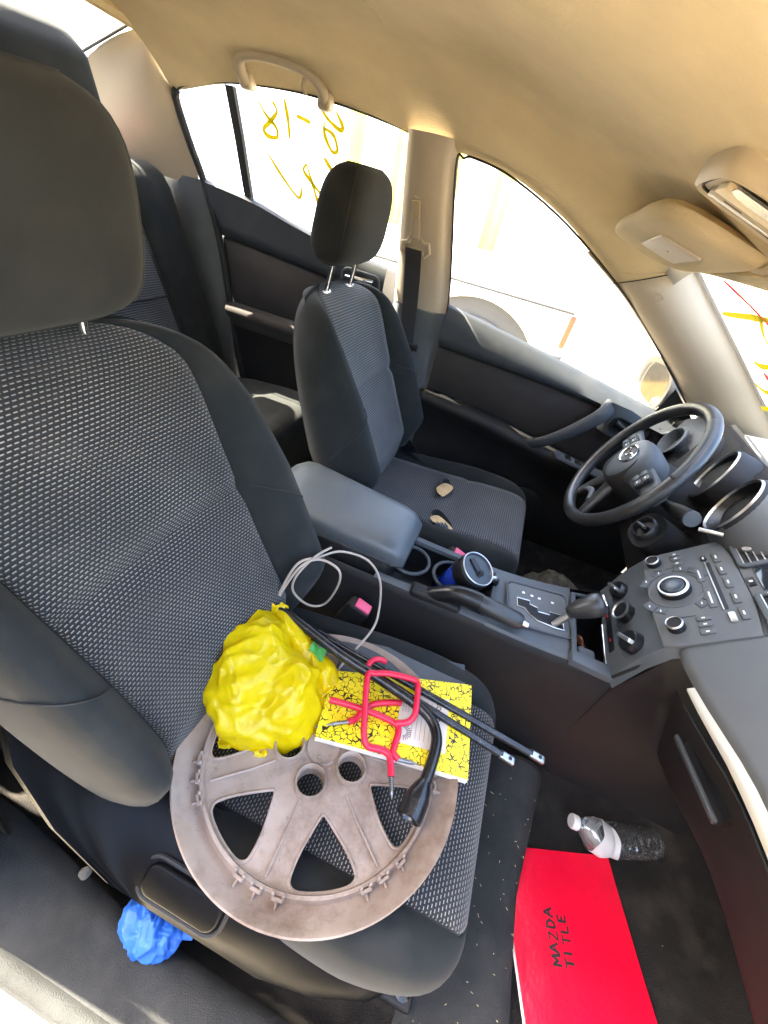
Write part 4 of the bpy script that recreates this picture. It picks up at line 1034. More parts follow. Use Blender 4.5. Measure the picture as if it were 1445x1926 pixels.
make('stalk_end', lathe([(.016, 0), (.015, .003), (.001, .0035)], Frame((.495, .105, .664), (1, 0, 0), (0, .3, 1), Vector((.008, -.045, .016))), 16), 'grey_plastic', dash)
make('pedal', rbox((.80, .36, .14), (.02, .07, .06), .006), 'rubber', dash)

# ================================================================== steering wheel
sw = thing('steering_wheel', 'grey leather steering wheel with worn rim and silver emblem on its hub', 'steering wheel', (.43, .335, .635))
SF = Frame((.432, .330, .636), (0, -1, 0), (.431, 0, .902), (-.902, 0, .431))
RW = .1715
rim = make('rim', tube([SF(RW*math.cos(2*math.pi*k/72), RW*math.sin(2*math.pi*k/72), .0) for k in range(72)], .0148, 14, closed=True), 'leather', sw, 180)
make('rim_wear', tube([SF(RW*math.cos(R(a)), RW*math.sin(R(a)), .0012) for a in range(22, 78, 3)], .0139, 14), 'grey_plastic', sw, 180)
hubo = [(-.062, .040), (-.03, .058), (.03, .058), (.062, .040), (.070, .005), (.052, -.035), (.022, -.062), (-.022, -.062), (-.052, -.035), (-.070, .005)]
hubo = [(p.x, p.y) for p in catmull([(a, b, 0) for a, b in hubo], 4, True)]
make('hub', loft([[SF(a*k, b*k, h) for a, b in hubo] for k, h in ((.9, -.045), (1.0, -.015), (1.0, .0), (.95, .012), (.80, .022), (.5, .027), (.2, .029))], True, True, True), 'grey_plastic', sw, 60)
def spoke(a, w0, w1, z=0):
    d = Vector((math.cos(R(a)), math.sin(R(a)))); n = Vector((-d.y, d.x))
    st = []
    for t in [i/8 for i in range(9)]:
        r = .055+(RW-.055)*t; c = SF(d.x*r, d.y*r, -.004-.008*t)
        st.append((c, w0+(w1-w0)*t, .010-.002*t, SF.U*n.x+SF.V*n.y, SF.N))
    return super_loft(st, 18, 3)
for a, w0, w1 in ((8, .030, .019), (172, .030, .019), (250, .022, .013), (290, .022, .013)):
    make('spoke', spoke(a, w0, w1), 'leather' if a > 180 else 'grey_plastic', sw, 60)
make('lower_spoke_trim', super_loft([(SF(-.030+.06*t, -.120+.012*math.sin(math.pi*t), -.004), .008, .006, SF.V, SF.N) for t in [i/8 for i in range(9)]], 14), 'grey_plastic', sw, 60)
for a in (8, 172):
    d = (math.cos(R(a)), math.sin(R(a))); f2 = SF.at(d[0]*.098, d[1]*.098, .004)
    sp = make('switch_pod', plate(rrect(.044, .040, .009), f2, .006, .002), 'black_plastic', sw, 30)
    for du, dv in ((-.011, .009), (-.011, -.009), (.010, .009), (.010, -.009)):
        make('switch_button', plate(rrect(.017, .014, .003, 3), f2.at(du, dv), .0085, .001, h0=.006), 'grey_plastic', sp, 30)
    make('switch_mark', plate(rrect(.006, .003, .001, 2), f2.at(.010, .009), .0092, h0=.0085), 'white_plastic', sp)
    make('switch_mark', plate(rrect(.006, .003, .001, 2), f2.at(.010, -.009), .0092, h0=.0085), 'white_plastic', sp)
em = SF.at(0, .012, .0295)
er = make('emblem_ring', tube([em(.027*math.cos(2*math.pi*k/40), .0215*math.sin(2*math.pi*k/40), 0) for k in range(40)], .0022, 8, closed=True), 'chrome', sw)
wing = catmull([(-.0265, .004, 0), (-.018, .0075, 0), (-.008, .004, 0), (0, -.007, 0), (.008, .004, 0), (.018, .0075, 0), (.0265, .004, 0)], 5)
make('emblem_wings', tube([em(p.x, p.y, 0) for p in wing], [.0011+.0016*math.sin(math.pi*i/(len(wing)-1)) for i in range(len(wing))], 8), 'chrome', er)
make('airbag_mark', text_mesh('SRS', .008, SF.at(0, -.038, .0235)), 'black_plastic', sw)

# ================================================================== centre console
con = thing('center_console', 'grey centre console between the front seats with cup holders and padded armrest', 'console', (.1, -.01, .02))
ztop = lambda x: smooth_tab([(-.05, .395), (.2, .400), (.35, .408), (.44, .420), (.475, .435)], x)
yl = lambda x: smooth_tab([(-.05, -.098), (.15, -.100), (.3, -.108), (.42, -.112), (.475, -.122)], x)
yr = lambda x: smooth_tab([(-.05, .085), (.2, .075), (.3, .080), (.4, .095), (.475, .112)], x)
xs = [-.02+.0275*i for i in range(19)]
# sides
make('console_side', loft([[(x, yl(x)+.006, ztop(x)+.001), (x, yl(x), ztop(x)-.004), (x, yl(x)-.004, ztop(x)-.02), (x, yl(x)-.012, .30), (x, yl(x)-.022, .18), (x, yl(x)-.032, .06), (x, yl(x)-.036, 0)] for x in [-.33+.027*i for i in range(31)] ]), 'black_plastic', con, 60)
make('console_side', loft([[(x, yr(x)-.006, ztop(x)+.001), (x, yr(x), ztop(x)-.004), (x, yr(x)+.01, .30), (x, yr(x)+.025, .10), (x, yr(x)+.03, 0)] for x in [-.33+.027*i for i in range(31)]]), 'black_plastic', con, 60)
# top: rails either side of the cup-holder well, then the shifter deck and the front cubby frame
make('left_rail', loft([[(x, yl(x)+.004, ztop(x)), (x, yl(x)+.008, ztop(x)+.004), (x, yl(x)+.020, ztop(x)+.004), (x, yl(x)+.024, ztop(x)-.004), (x, yl(x)+.025, ztop(x)-.05)] for x in [-.02+.013*i for i in range(20)]]), 'grey_plastic', con, 50)
make('right_rail', loft([[(x, yr(x)-.004, ztop(x)), (x, yr(x)-.008, ztop(x)+.004), (x, yr(x)-.022, ztop(x)+.004), (x, yr(x)-.026, ztop(x)-.004), (x, yr(x)-.027, ztop(x)-.05)] for x in [-.02+.013*i for i in range(20)]]), 'grey_plastic', con, 50)
make('cup_well', loft([[(x, -.076, .395), (x, -.072, .335), (x, .045, .335), (x, .05, .395)] for x in (-.02, .225)]), 'gloss_black', con, 30)
for x in (.035, .135): make('cup_ring', tube([(x+.043*math.cos(2*math.pi*k/28), .0+.043*math.sin(2*math.pi*k/28), .392) for k in range(28)], .004, 8, closed=True), 'grey_plastic', con)
def deck(x, y): return ztop(x)+.003
make('shifter_deck', loft([[(x, yl(x)+.003, ztop(x)-.001), (x, yl(x)+.008, ztop(x)+.004), (x, -.05, ztop(x)+.004), (x, .0, ztop(x)+.004), (x, yr(x)-.008, ztop(x)+.004), (x, yr(x)-.003, ztop(x)-.001)] for x in [.224+.0127*i for i in range(14)]]), 'grey_plastic', con, 40)
make('deck_front', ([(.224, yl(.224)+.003, .404), (.224, yr(.224)-.003, .404), (.224, yr(.224)-.003, .33), (.224, yl(.224)+.003, .33)], [[0, 1, 2, 3]]), 'grey_plastic', con)
# shift gate plate with its stepped slot
GF = Frame((.322, -.012, .4125), (1, .13, .045), (-.13, 1, 0))
gp = make('shift_plate', plate(rrect(.125, .108, .012), GF, .003, .0015), 'dash_plastic', con, 30)
make('plate_border', tube([GF(x, y, .003) for x, y in rrect(.131, .114, .014)], .0028, 6, closed=True), 'grey_plastic', con)
slot = [(-.045, .012), (-.018, .012), (-.018, .002), (-.002, -.002), (-.002, -.012), (.022, -.012), (.022, -.004), (.048, -.004), (.048, -.042), (.030, -.042), (-.005, -.036), (-.02, -.026), (-.03, -.012), (-.045, -.010)]
make('shift_slot', plate(slot, GF, .0045, .0006, h0=.002), 'black_plastic', gp, 30)
make('slot_edge', tube([GF(x, y, .0045) for x, y in slot], .0013, 6, closed=True), 'satin_metal', gp)
for u, v in ((-.030, .032), (-.012, .029), (.004, .027), (.032, .025)):
    make('gate_letter', plate(rrect(.006, .005, .0012, 2), GF.at(u, v), .0038, h0=.003), 'white_plastic', gp)
# open cubby ahead of the shifter
make('cubby', loft([[(x, -.092, .425), (x, -.088, .345), (x, .055, .345), (x, .06, .425)] for x in (.398, .470)], False), 'gloss_black', con, 30)
make('cubby_wall', ([(.470, -.10, .345), (.470, .07, .345), (.474, .07, .425), (.474, -.10, .425)], [[0, 1, 2, 3]]), 'gloss_black', con)
make('cubby_frame', tube([(x, y, .4235) for x, y in ((.392, -.098), (.392, .062), (.462, .085), (.466, -.098))], .006, 8, closed=True, flat=.7), 'grey_plastic', con)
make('cubby_frame_side', plate([(.386, -.118), (.474, -.122), (.474, -.094), (.386, -.092)], Frame((0, 0, .412), (1, 0, 0), (0, 1, 0)), .016, .003), 'grey_plastic', con, 30)
make('cubby_coin_tray', rbox((.425, -.075, .385), (.034, .035, .05), .006), 'grey_plastic', con)
make('cubby_object', super_loft([((.405+.03*t, -.02-.03*t, .37+.025*math.sin(3*t)), .012, .007, (0, 1, 0), (0, 0, 1)) for t in [i/6 for i in range(7)]], 12), 'bronze', con)
make('cubby_rail', rbox((.455, -.045, .418), (.006, .11, .008), .002), 'chrome', con)
# armrest bin and padded lid
make('armrest_bin', rbox((-.155, .012, .27), (.32, .165, .30), .02), 'black_plastic', con)
st = []
for i in range(15):
    t = i/14; x = -.315+.345*t; rnd = max(.12, min(1, (t/.12)**.5 if t < .12 else 1, ((1-t)/.10)**.5 if t > .90 else 1))
    st.append(((x, .018-.022*t, .452-.004*t-.010*(1-rnd)), (.100-.020*t)*(.80+.2*rnd), .034*(.55+.45*rnd), (0, 1, 0), (0, 0, 1)))
make('armrest_lid', super_loft(st, 40, 3.8), 'lid_vinyl', con, 180)
make('lid_seam', tube([(c[0], c[1]-a*1.002, c[2]-.012) for c, a, b, A, B in st[1:-1]], .0016, 5), 'rubber', con)

# handbrake
hb = thing('handbrake', 'dark handbrake lever with worn grip beside the shifter', 'lever', (.16, -.085, .40))
path = catmull([(.085, -.082, .385), (.12, -.082, .412), (.155, -.083, .434), (.19, -.084, .438), (.235, -.083, .433), (.285, -.081, .428)], 5)
nP = len(path)
make('lever_arm', tube(path[:nP-9], [.012+.006*min(1, i/8) for i in range(nP-9)], 14, flat=1.1), 'gloss_black', hb, 60)
make('grip', tube(path[nP-10:], [.0165, .0175, .018, .018, .018, .018, .0178, .0175, .017, .0145], 16), 'leather', hb, 60)
e0, e1 = path[-2], path[-1]; dv = (e1-e0).normalized()
make('release_button', tube([e1, e1+dv*.006, e1+dv*.014, e1+dv*.016], [.007, .007, .006, .003], 12), 'chrome', hb)
make('boot', rbox((.115, -.084, .395), (.11, .03, .03), .008), 'black_plastic', hb)

# gear shifter
gs = thing('gear_shifter', 'black gear knob with silver shield emblem rising from the stepped gate', 'gear shifter', (.355, -.035, .42))
make('shift_stem', tube([(.355, -.040, .415), (.368, -.034, .445), (.378, -.028, .470)], [.007, .0075, .009], 12), 'satin_metal', gs)
kb = Vector((.372, -.030, .462)); kd = Vector((.045, .010, .045)).normalized(); ku = kd.cross(Vector((0, 1, 0))).normalized(); kv = kd.cross(ku)
make('shift_knob', super_loft([(kb+kd*d, a*.021, b*.019, kv, ku) for d, a, b in ((-.012, .45, .45), (-.004, .66, .68), (.010, .82, .86), (.028, 1.0, 1.05), (.044, 1.08, 1.12), (.054, 1.0, 1.0), (.059, .75, .7))], 24, 2.6), 'leather', gs, 180)
kf = Frame(kb+kd*.060, kv, ku, kd)
make('knob_badge', plate([(.013, .004), (.010, .012), (0, .014), (-.010, .012), (-.013, .004), (-.008, -.010), (0, -.014), (.008, -.010)], kf, .0025, .001), 'chrome', gs, 30)
make('badge_face', plate([(.010, .003), (.007, .009), (0, .010), (-.007, .009), (-.010, .003), (-.006, -.008), (0, -.010), (.006, -.008)], kf, .0032, h0=.002), 'gloss_black', gs, 30)

# ================================================================== ceiling fittings
vz = lambda x, y: 1.058-.25*(x-.175)+.085*(.45-y)
vo = [(.180, .475), (.184, .30), (.205, .13), (.33, .115), (.352, .14), (.350, .36), (.335, .48), (.29, .53), (.215, .525)]
vo = [(p.x, p.y) for p in catmull([(a, b, 0) for a, b in vo], 4, True)]
vis = thing('sun_visor', 'tan sun visor folded up above the driver with pale mirror cover', 'sun visor', (.27, .35, 1.0))
cxv, cyv = .27, .35
def vpt(x, y, k, d): xx, yy = cxv+(x-cxv)*k, cyv+(y-cyv)*k; return (xx-d*.4, yy, vz(xx, yy)-d)
make('visor_pad', loft([[vpt(x, y, k, d) for x, y in vo] for k, d in ((.6, -.013), (.93, -.012), (1.0, -.004), (1.0, .003), (.96, .010), (.85, .0125), (.5, .013))], True, True, True), 'headliner', vis, 60)
mz = [(.235, .43), (.235, .255), (.305, .255), (.305, .43)]
vn = Vector((-.46, 0, -.89)).normalized()
vf = Frame((.268, .31, vz(.268, .31)), (0, 1, -.085), (1, 0, -.25))
vf = Frame(vf.O, vf.U, vf.V, vf.N if vf.N.z < 0 else -vf.N)
make('mirror_cover', plate(rrect(.165, .075, .006), vf, .0165, .002, h0=.012), 'tan_light', vis, 30)
make('visor_hook', tube([(.345, .135, 1.035), (.35, .11, 1.035), (.355, .10, 1.045)], .006, 8), 'tan_plastic', vis)
make('visor_label', plate(rrect(.006, .004, .001, 2), vf.at(.0, .0), .0172, h0=.0165), 'tan_plastic', vis)

oc = thing('overhead_console', 'tan overhead map light console between the sun visors', 'console', (.27, 0, 1.04))
OF = Frame((.268, -.035, 1.079), (0, -1, 0), (.955, 0, -.28)); 
if OF.N.z > 0: OF = Frame(OF.O, OF.U, OF.V, -OF.N)
oo = [(-.070, .078), (-.078, .0), (-.070, -.055), (-.045, -.072), (.045, -.072), (.070, -.055), (.078, 0), (.070, .078)]
oo = [(p.x, p.y) for p in catmull([(a, b, 0) for a, b in oo], 3, True)]
make('console_shell', loft([[OF(a*k, b*k, h) for a, b in oo] for k, h in ((1.05, -.014), (1.03, -.002), (.99, .006), (.93, .008), (.89, .003))], True, False, True), 'tan_plastic', oc, 50)
OI = OF.at(0, 0, -.0125)
make('console_gap', tube([OI(a*.88, b*.88, .0165) for a, b in oo], .0016, 6, closed=True), 'rubber', oc)
make('lamp_lens', plate(rrect(.014, .085, .005), OI.at(-.055, -.008), .0195, .001, h0=.014), 'lens', oc, 30)
make('lens_chrome', plate(rrect(.006, .088, .002), OI.at(-.043, -.008), .021, .001, h0=.014), 'satin_metal', oc, 30)
make('side_panel', plate(rrect(.024, .092, .004), OI.at(-.026, -.008), .0205, .001, h0=.014), 'tan_plastic', oc, 30)
make('panel_slit', plate(rrect(.0016, .024, .0006, 2), OI.at(-.026, -.025), .021, h0=.0203), 'rubber', oc)
make('holder_door', plate(rrect(.036, .078, .004), OI.at(.008, -.016), .0215, .001, h0=.014), 'cream_panel', oc, 30)
make('holder_pocket', plate([(.058, -.050), (.060, .018), (.030, .022), (.022, -.005), (.026, -.040), (.040, -.050)], OI.at(0, 0), .0225, h0=.0205), 'lens', oc)
make('lamp_button', plate(rrect(.026, .022, .003), OI.at(-.045, .050), .021, .002, h0=.012), 'tan_plastic', oc, 30)
make('lamp_button', plate(rrect(.036, .024, .003), OI.at(.036, .048), .021, .002, h0=.012), 'tan_plastic', oc, 30)
make('rocker_switch', plate(rrect(.020, .020, .003), OI.at(-.006, .050), .022, .002, h0=.012), 'black_plastic', oc, 30)

gh = thing('grab_handle', 'pale plastic grab handle above the far rear window', 'grab handle', (-.65, .55, 1.16))
path = catmull([(-.768, .552, 1.152), (-.772, .535, 1.172), (-.757, .522, 1.190), (-.70, .514, 1.196), (-.62, .518, 1.192), (-.575, .526, 1.182), (-.555, .540, 1.165), (-.552, .556, 1.148)], 6)
nP = len(path)
make('grip_bar', tube(path, [.0105+.0035*abs(2*i/(nP-1)-1)**3 for i in range(nP)], 12, flat=1.15), 'tan_light', gh, 60)
for x, z in ((-.77, 1.157), (-.553, 1.150)): make('mount', rbox((x, .560, z), (.034, .034, .036), .009), 'tan_light', gh)
make('coat_hook', tube([(-.598, .535, 1.178), (-.598, .528, 1.160), (-.593, .535, 1.150)], .0045, 8), 'tan_light', gh)

# ================================================================== things lying about in the car
def vor(p, s):
    d, _ = noise.voronoi(Vector(p)*s)
    return d[0], d[1]
def crumple(foot, c, z0, H, nA, nR, amp, scale, seed=0., lean=None, under=.02):
    """crumpled film: a dome over a star-shaped footprint with faceted folds"""
    loop = catmull([(x, y, 0) for x, y in foot], max(2, nA//len(foot)), True); c = Vector((c[0], c[1], 0))
    rings = []
    for k in range(nR+1):
        rho = 1-k/nR
        ring = []
        for p in loop:
            q = c+(p-c)*rho
            z = z0+H*(1-rho**2.4)**.55
            if k == 0: z = z0; q = c+(p-c)*.97
            w = Vector((q.x, q.y, z*.8+seed)); w2 = w+Vector((noise.noise(w*scale*.6), noise.noise(w*scale*.6+Vector((7, 0, 0))), noise.noise(w*scale*.6+Vector((0, 7, 0)))))*(.35/scale)
            def rid(s, o): return 1-2.6*abs(noise.noise(w2*s+Vector((o, o*2, -o))))
            ca, sa = math.cos(seed*3), math.sin(seed*3)
            w3 = Vector(((w2.x*ca-w2.y*sa)*1.25, (w2.x*sa+w2.y*ca)*.62, w2.z))
            def rd3(s, o): return 1-2.6*abs(noise.noise(w3*s+Vector((o, o*2, -o))))
            d = amp*(.8*rd3(scale*.6, 0)+.55*rid(scale*.9, 3.3)+.40*rd3(scale*1.7, 8.1)+.12*rid(scale*3.4, 1.7)-.35)
            d *= .35+.65*min(1, 1.6*rho+.25)
            dirv = Vector((p.x-c.x, p.y-c.y, 0)).normalized()*rho+Vector((0, 0, 1-rho*.6))
            q3 = Vector((q.x, q.y, z))+dirv.normalized()*d
            if lean: q3.z += lean(q3.x, q3.y)
            q3.z = max(q3.z, z0-.002)
            ring.append(q3)
        rings.append(ring)
    return loft(rings, True, False, True)[:2]

# ---- hubcap lying face down on the passenger cushion
HC = (.036, -.424, .366)
hub = thing('hubcap', 'dirty silver wheel cover lying face down on the passenger seat', 'hubcap', HC)
HF = Frame(HC, (1, 0, .045), (.006, 1, -.135))
def bool_cut(vf, cutters):
    def mk(v):
        me = bpy.data.meshes.new('t'); me.from_pydata([tuple(p) for p in v[0]], [], v[1])
        bm = bmesh.new(); bm.from_mesh(me); bmesh.ops.recalc_face_normals(bm, faces=bm.faces); bm.to_mesh(me); bm.free()
        return link(bpy.data.objects.new('t', me))
    o = mk(vf); cs = []
    for cvf in cutters:
        co = mk(cvf); cs.append(co)
        md = o.modifiers.new('b', 'BOOLEAN'); md.operation = 'DIFFERENCE'; md.object = co; md.solver = 'EXACT'
    dg = bpy.context.evaluated_depsgraph_get(); me = o.evaluated_get(dg).to_mesh()
    V = [v.co.copy() for v in me.vertices]; F = [list(p.vertices) for p in me.polygons]
    o.evaluated_get(dg).to_mesh_clear()
    for x in [o]+cs: bpy.data.objects.remove(x)
    return V, F
prof_top = [(.001, .010), (.022, .010), (.030, .013), (.060, .013), (.075, .010), (.11, .004), (.148, .002), (.160, .004), (.163, .013), (.167, .013), (.169, .003), (.178, .008), (.190, .019), (.197, .026), (.199, .027)]
prof = prof_top+[(.2005, .025), (.1955, .018), (.180, .002), (.160, -.002), (.11, -.001), (.06, .006), (.001, .005)]
cut = []
a0 = -63.0
openings = []
for k in range(7):
    a = R(a0+k*360/7)
    f2 = HF.spin(a)
    o2 = [(.086, -.004), (.084, 0), (.086, .004), (.116, .0265), (.140, .0385), (.150, .0385), (.1565, .028), (.1590, 0), (.1565, -.028), (.150, -.0385), (.140, -.0385), (.116, -.0265)]
    o2 = [(p.x, p.y) for p in catmull([(x, y, 0) for x, y in o2], 3, True)]
    openings.append((f2, o2))
    cut.append(plate(o2, f2, .05, h0=-.05))
lugs = []
for k in range(5):
    a = R(-84.5+72*k); lugs.append(HF.at(.050*math.cos(a), .050*math.sin(a)))
    cut.append(lathe([(.0185, -.05), (.0185, .05)], lugs[-1], 24))
make('cover_disc', bool_cut(lathe(prof, HF, 112), cut), 'hubcap', hub, 28)
for f2, o2 in openings:
    make('opening_lip', tube([f2(x, y, .0032+.006*max(0, (.11-x)/.03)) for x, y in o2], .0022, 6, closed=True), 'hubcap', hub)
for lf in lugs: make('lug_sleeve', lathe([(.0188, -.004), (.0188, .020), (.0205, .022), (.0222, .020), (.0235, .004)], lf, 26, False), 'hubcap', hub, 50)
make('center_cap', lathe([(.024, .010), (.0255, .0125), (.024, .0145), (.021, .0125), (.001, .012)], HF, 30, False), 'hubcap', hub, 50)
for a in (30, 150, 270): make('cap_stud', lathe([(.003, .012), (.003, .0145), (.001, .0150)], HF.at(.014*math.cos(R(a)), .014*math.sin(R(a))), 10, False), 'hubcap', hub)
for k in range(7):
    for da in (-9, -1, 8):
        a = R(a0+25.7+k*360/7+da); f2 = HF.at(.1675*math.cos(a), .1675*math.sin(a), .008).spin(a)
        make('retaining_clip', join(rbox((0, -.006, .004), (.004, .004, .018), .001, f2, 1), rbox((0, .006, .004), (.004, .004, .018), .001, f2, 1), rbox((.003, 0, .006), (.004, .014, .004), .001, f2, 1), rbox((.006, 0, -.002), (.010, .003, .010), .001, f2, 1)), 'hubcap', hub, 30)
    a = R(a0+25.7+k*360/7)
    make('spoke_rib', tube([HF(.07*math.cos(a), .07*math.sin(a), .0125), HF(.10*math.cos(a), .10*math.sin(a), .0058), HF(.155*math.cos(a), .155*math.sin(a), .004)], .0018, 6), 'hubcap', hub)
for k, s_ in ((5, 'KBBOX'), (0, 'OMEGAS')):
    a = a0+25.7+k*360/7
    f2 = HF.at(.118*math.cos(R(a)), .118*math.sin(R(a)), .0042).spin(R(a+180))
    make('cast_letters', text_mesh(s_, .011, f2, .0008), 'hubcap', hub)

# ---- composition notebook
FLc, FRc, NRc, NLc = Vector((-.003, -.308, .378)), Vector((.227, -.226, .384)), Vector((.245, -.381, .400)), Vector((.018, -.421, .396))
def bk(s, t, h=0.):      # s along the long side, t from near to far edge
    a = NLc.lerp(NRc, s); b = FLc.lerp(FRc, s); p = a.lerp(b, t); p.z += .003*math.sin(math.pi*s)+h
    return p
nb = thing('composition_notebook', 'yellow and black marbled composition notebook under the red hooks', 'notebook', (.12, -.33, .35))
def slab(s0, s1, t0, t1, h0, h1, n=10, rough=0.):
    top = grid(lambda s, t: bk(s0+(s1-s0)*s+rough*noise.noise(Vector((t*40, h1*900, 1))), t0+(t1-t0)*t+rough*noise.noise(Vector((s*40, h1*900, 2))), h1), n, n)
    bot = grid(lambda s, t: bk(s0+(s1-s0)*s, t0+(t1-t0)*t, h0), n, n)
    V = top[0]+bot[0]; m = len(top[0]); F = list(top[1])+[[i+m for i in f][::-1] for f in bot[1]]
    edge = [i for i in range(n+1)]+[(k+1)*(n+1)+n for k in range(n)]+[n*(n+1)+n-1-i for i in range(n)]+[(n-1-k)*(n+1) for k in range(n-1)]
    for i in range(len(edge)):
        a, b = edge[i], edge[(i+1) % len(edge)]; F.append([a, a+m, b+m, b])
    return V, F
make('front_cover', slab(0, 1, 0, 1, -.0008, 0), 'marble', nb, 30)
make('back_cover', slab(0, 1, 0, 1, -.0128, -.0120), 'marble', nb, 30)
for k in range(6): make('page_block', slab(.004, .998, -.012+.004*(k % 3), .99, -.0118+.0018*k, -.0102+.0018*k, 10, .006), 'paper', nb, 30)
def bframe(s, t):
    O = bk(s, t); U = (bk(s+.01, t)-bk(s-.01, t)).normalized(); V = bk(s, t+.01)-bk(s, t-.01); V = (V-U*V.dot(U)).normalized()
    return Frame(O, U, V)
lb = make('title_label', grid(lambda s, t: bk(.50+.34*s, .17+.60*t, .0005), 6, 6), 'paper_label', nb)
tf = bframe(.79, .48); tf = Frame(tf.O, -tf.V, tf.U, tf.N)
def book_text(s, size, s0, t0, sq=1.):
    V, F = text_mesh(s, size, WORLD, 0, squash=sq)
    return [bk(s0+v.y/.235, t0-v.x/.163, .0011) for v in V], F
make('title_text', book_text('Composition', .0185, .775, .47, .92), 'ink', lb)
for k in range(5):
    make('ruled_line', tube([bk(.60+.03*k, .24, .0009), bk(.60+.03*k, .70, .0009)], .0003, 4), 'ink_grey', lb)
sf = bframe(.545, .30)
for k in range(11):
    a = R(-80+k*16+0); make('sun_ray', ribbon([(.006*math.cos(a), .006*math.sin(a)), (.0135*math.cos(a), .0135*math.sin(a))], .0011, sf, .0011, False), 'ink', lb)
make('maker_text', book_text('NORCOM', .0072, .520, .30), 'ink', lb)
for k in range(3): make('small_print', book_text('100 sheets wide ruled', .0032, .525+.018*k, .62), 'ink_grey', lb)

# dark pad beneath the notebook
dk = make('dark_notepad', plate([(-.118, -.086), (.118, -.086), (.118, .086), (-.118, .086)], Frame((.114, -.288, .357), Vector((.97, .21, .02)), Vector((-.21, .97, -.03))), .007, .001), 'grey_plastic')
tag(dk, 'dark grey pad showing as a strip behind the yellow notebook', 'notepad')

# ---- wheel wrench and the two jack rods
lw = thing('lug_wrench', 'black bent lug wrench with socket end lying across the yellow notebook', 'wrench', (.05, -.33, .39))
pw = catmull([(-.180, -.272, .435), (-.115, -.277, .425), (-.002, -.297, .414), (.081, -.307, .412), (.140, -.318, .412), (.168, -.328, .411), (.184, -.347, .411), (.188, -.371, .412), (.186, -.405, .411), (.183, -.425, .409)], 6)
make('shaft', tube(pw, [.0045 if i < 5 else .0085 for i in range(len(pw))], 14, flat=1.0), 'dark_steel', lw, 60)
dv = (pw[-1]-pw[-4]).normalized(); sf2 = Frame(pw[-1], dv.orthogonal().normalized(), dv.cross(dv.orthogonal().normalized()), dv)
make('socket', lathe([(.009, -.012), (.0125, -.004), (.0165, .010), (.0175, .030), (.0172, .036), (.0145, .037), (.0125, .034), (.0120, .012), (.001, .012)], sf2, 22, False), 'dark_steel', lw, 40)
make('flat_tip', rbox((0, 0, .0), (.05, .016, .004), .0015, Frame(pw[1]+Vector((.0, 0, 0)), (pw[3]-pw[0]), Vector((0, 1, .1)))), 'dark_steel', lw)
for nm, pts, lab in (('jack_rod', [(-.06, -.288, .412), (.10, -.303, .404), (.292, -.320, .389)], 'nearer of two thin black jack rods, ending beside the lug wrench bend'),
                     ('jack_rod', [(-.06, -.270, .402), (.12, -.282, .396), (.340, -.295, .384)], 'farther and longer jack rod whose tip reaches past the seat edge')):
    jr = thing(nm, lab, 'rod', pts[1], 'jack rods on the passenger seat')
    pp = catmull(pts, 8); make('rod_shaft', tube(pp, .0062, 12), 'dark_steel', jr)
    d = (pp[-1]-pp[-3]).normalized(); ef = Frame(pp[-1], d, d.cross(Vector((0, 0, 1))).normalized())
    make('rod_end', rbox((.008, 0, 0), (.026, .0125, .009), .003, ef), 'zinc', jr)
    make('rod_hole', lathe([(.0028, .0052), (.0028, .0056), (.0004, .0056)], ef.at(.012, 0) if ef.N.z > 0 else Frame(ef(.012, 0), ef.U, -ef.V, -ef.N), 10), 'ink', jr)

# ---- red vinyl-coated screw hooks
def screw(p0, p1, r=.0034, n=60):
    p0, p1 = Vector(p0), Vector(p1); P, Rr = [], []
    for i in range(n):
        t = i/(n-1); P.append(p0.lerp(p1, t)); Rr.append(r*(1.0 if (i % 5) < 2 else .70)*(1 if t < .7 else max(.08, (1-t)/.3)))
    return tube(P, Rr, 10)
def hook(pts, screw_to, label):
    h = thing('utility_hook', label, 'hook', pts[len(pts)//2], 'red screw hooks on the notebook')
    sm_ = catmull(pts, 5)
    make('coated_rod', tube(sm_, .0049, 12), 'red_vinyl', h, 60)
    make('thread', screw(sm_[-1], screw_to), 'zinc', h, 60)
hook([(.072, -.274, .410), (.056, -.279, .414), (.049, -.292, .420), (.050, -.306, .4225), (.054, -.312, .4235), (.064, -.306, .4235), (.085, -.296, .423), (.122, -.287, .422), (.134, -.291, .421), (.140, -.318, .4235), (.1435, -.338, .420), (.138, -.350, .414), (.122, -.358, .410)][4:] [::-1]+[(.060, -.335, .4225), (.072, -.366, .417), (.083, -.394, .412), (.094, -.405, .409), (.112, -.401, .408), (.126, -.402, .408), (.133, -.412, .408), (.139, -.427, .409)], (.149, -.452, .411), 'red vinyl coated hook on top, its silver screw hanging over the hubcap')
hook([(.014, -.366, .401), (.066, -.358, .403), (.112, -.355, .403), (.127, -.359, .403), (.1305, -.370, .403), (.1305, -.382, .403), (.132, -.395, .403), (.142, -.400, .403)], (.170, -.394, .4035), 'lower red hook whose silver screw points right across the notebook cover')
hook([(.120, -.318, .396), (.100, -.328, .397), (.080, -.341, .398), (.068, -.358, .3975), (.063, -.373, .398), (.054, -.383, .399)], (.025, -.402, .400), 'red hook with its rusty screw lying by the yellow bag')
hk = thing('hook_end', 'short curved red hook tip poking over the jack rods', 'hook', (.06, -.28, .40), 'red screw hooks on the notebook')
make('coated_rod', tube(catmull([(.072, -.272, .412), (.060, -.275, .4145), (.051, -.283, .416), (.048, -.294, .412), (.052, -.303, .402)], 5), .0047, 12), 'red_vinyl', hk, 60)
make('rod_tip', lathe([(.0047, 0), (.004, .0015), (.001, .002)], Frame((.072, -.272, .412), (0, 0, 1), (.25, -.97, 0), (.97, .25, -.2)), 12), 'red_vinyl', hk)

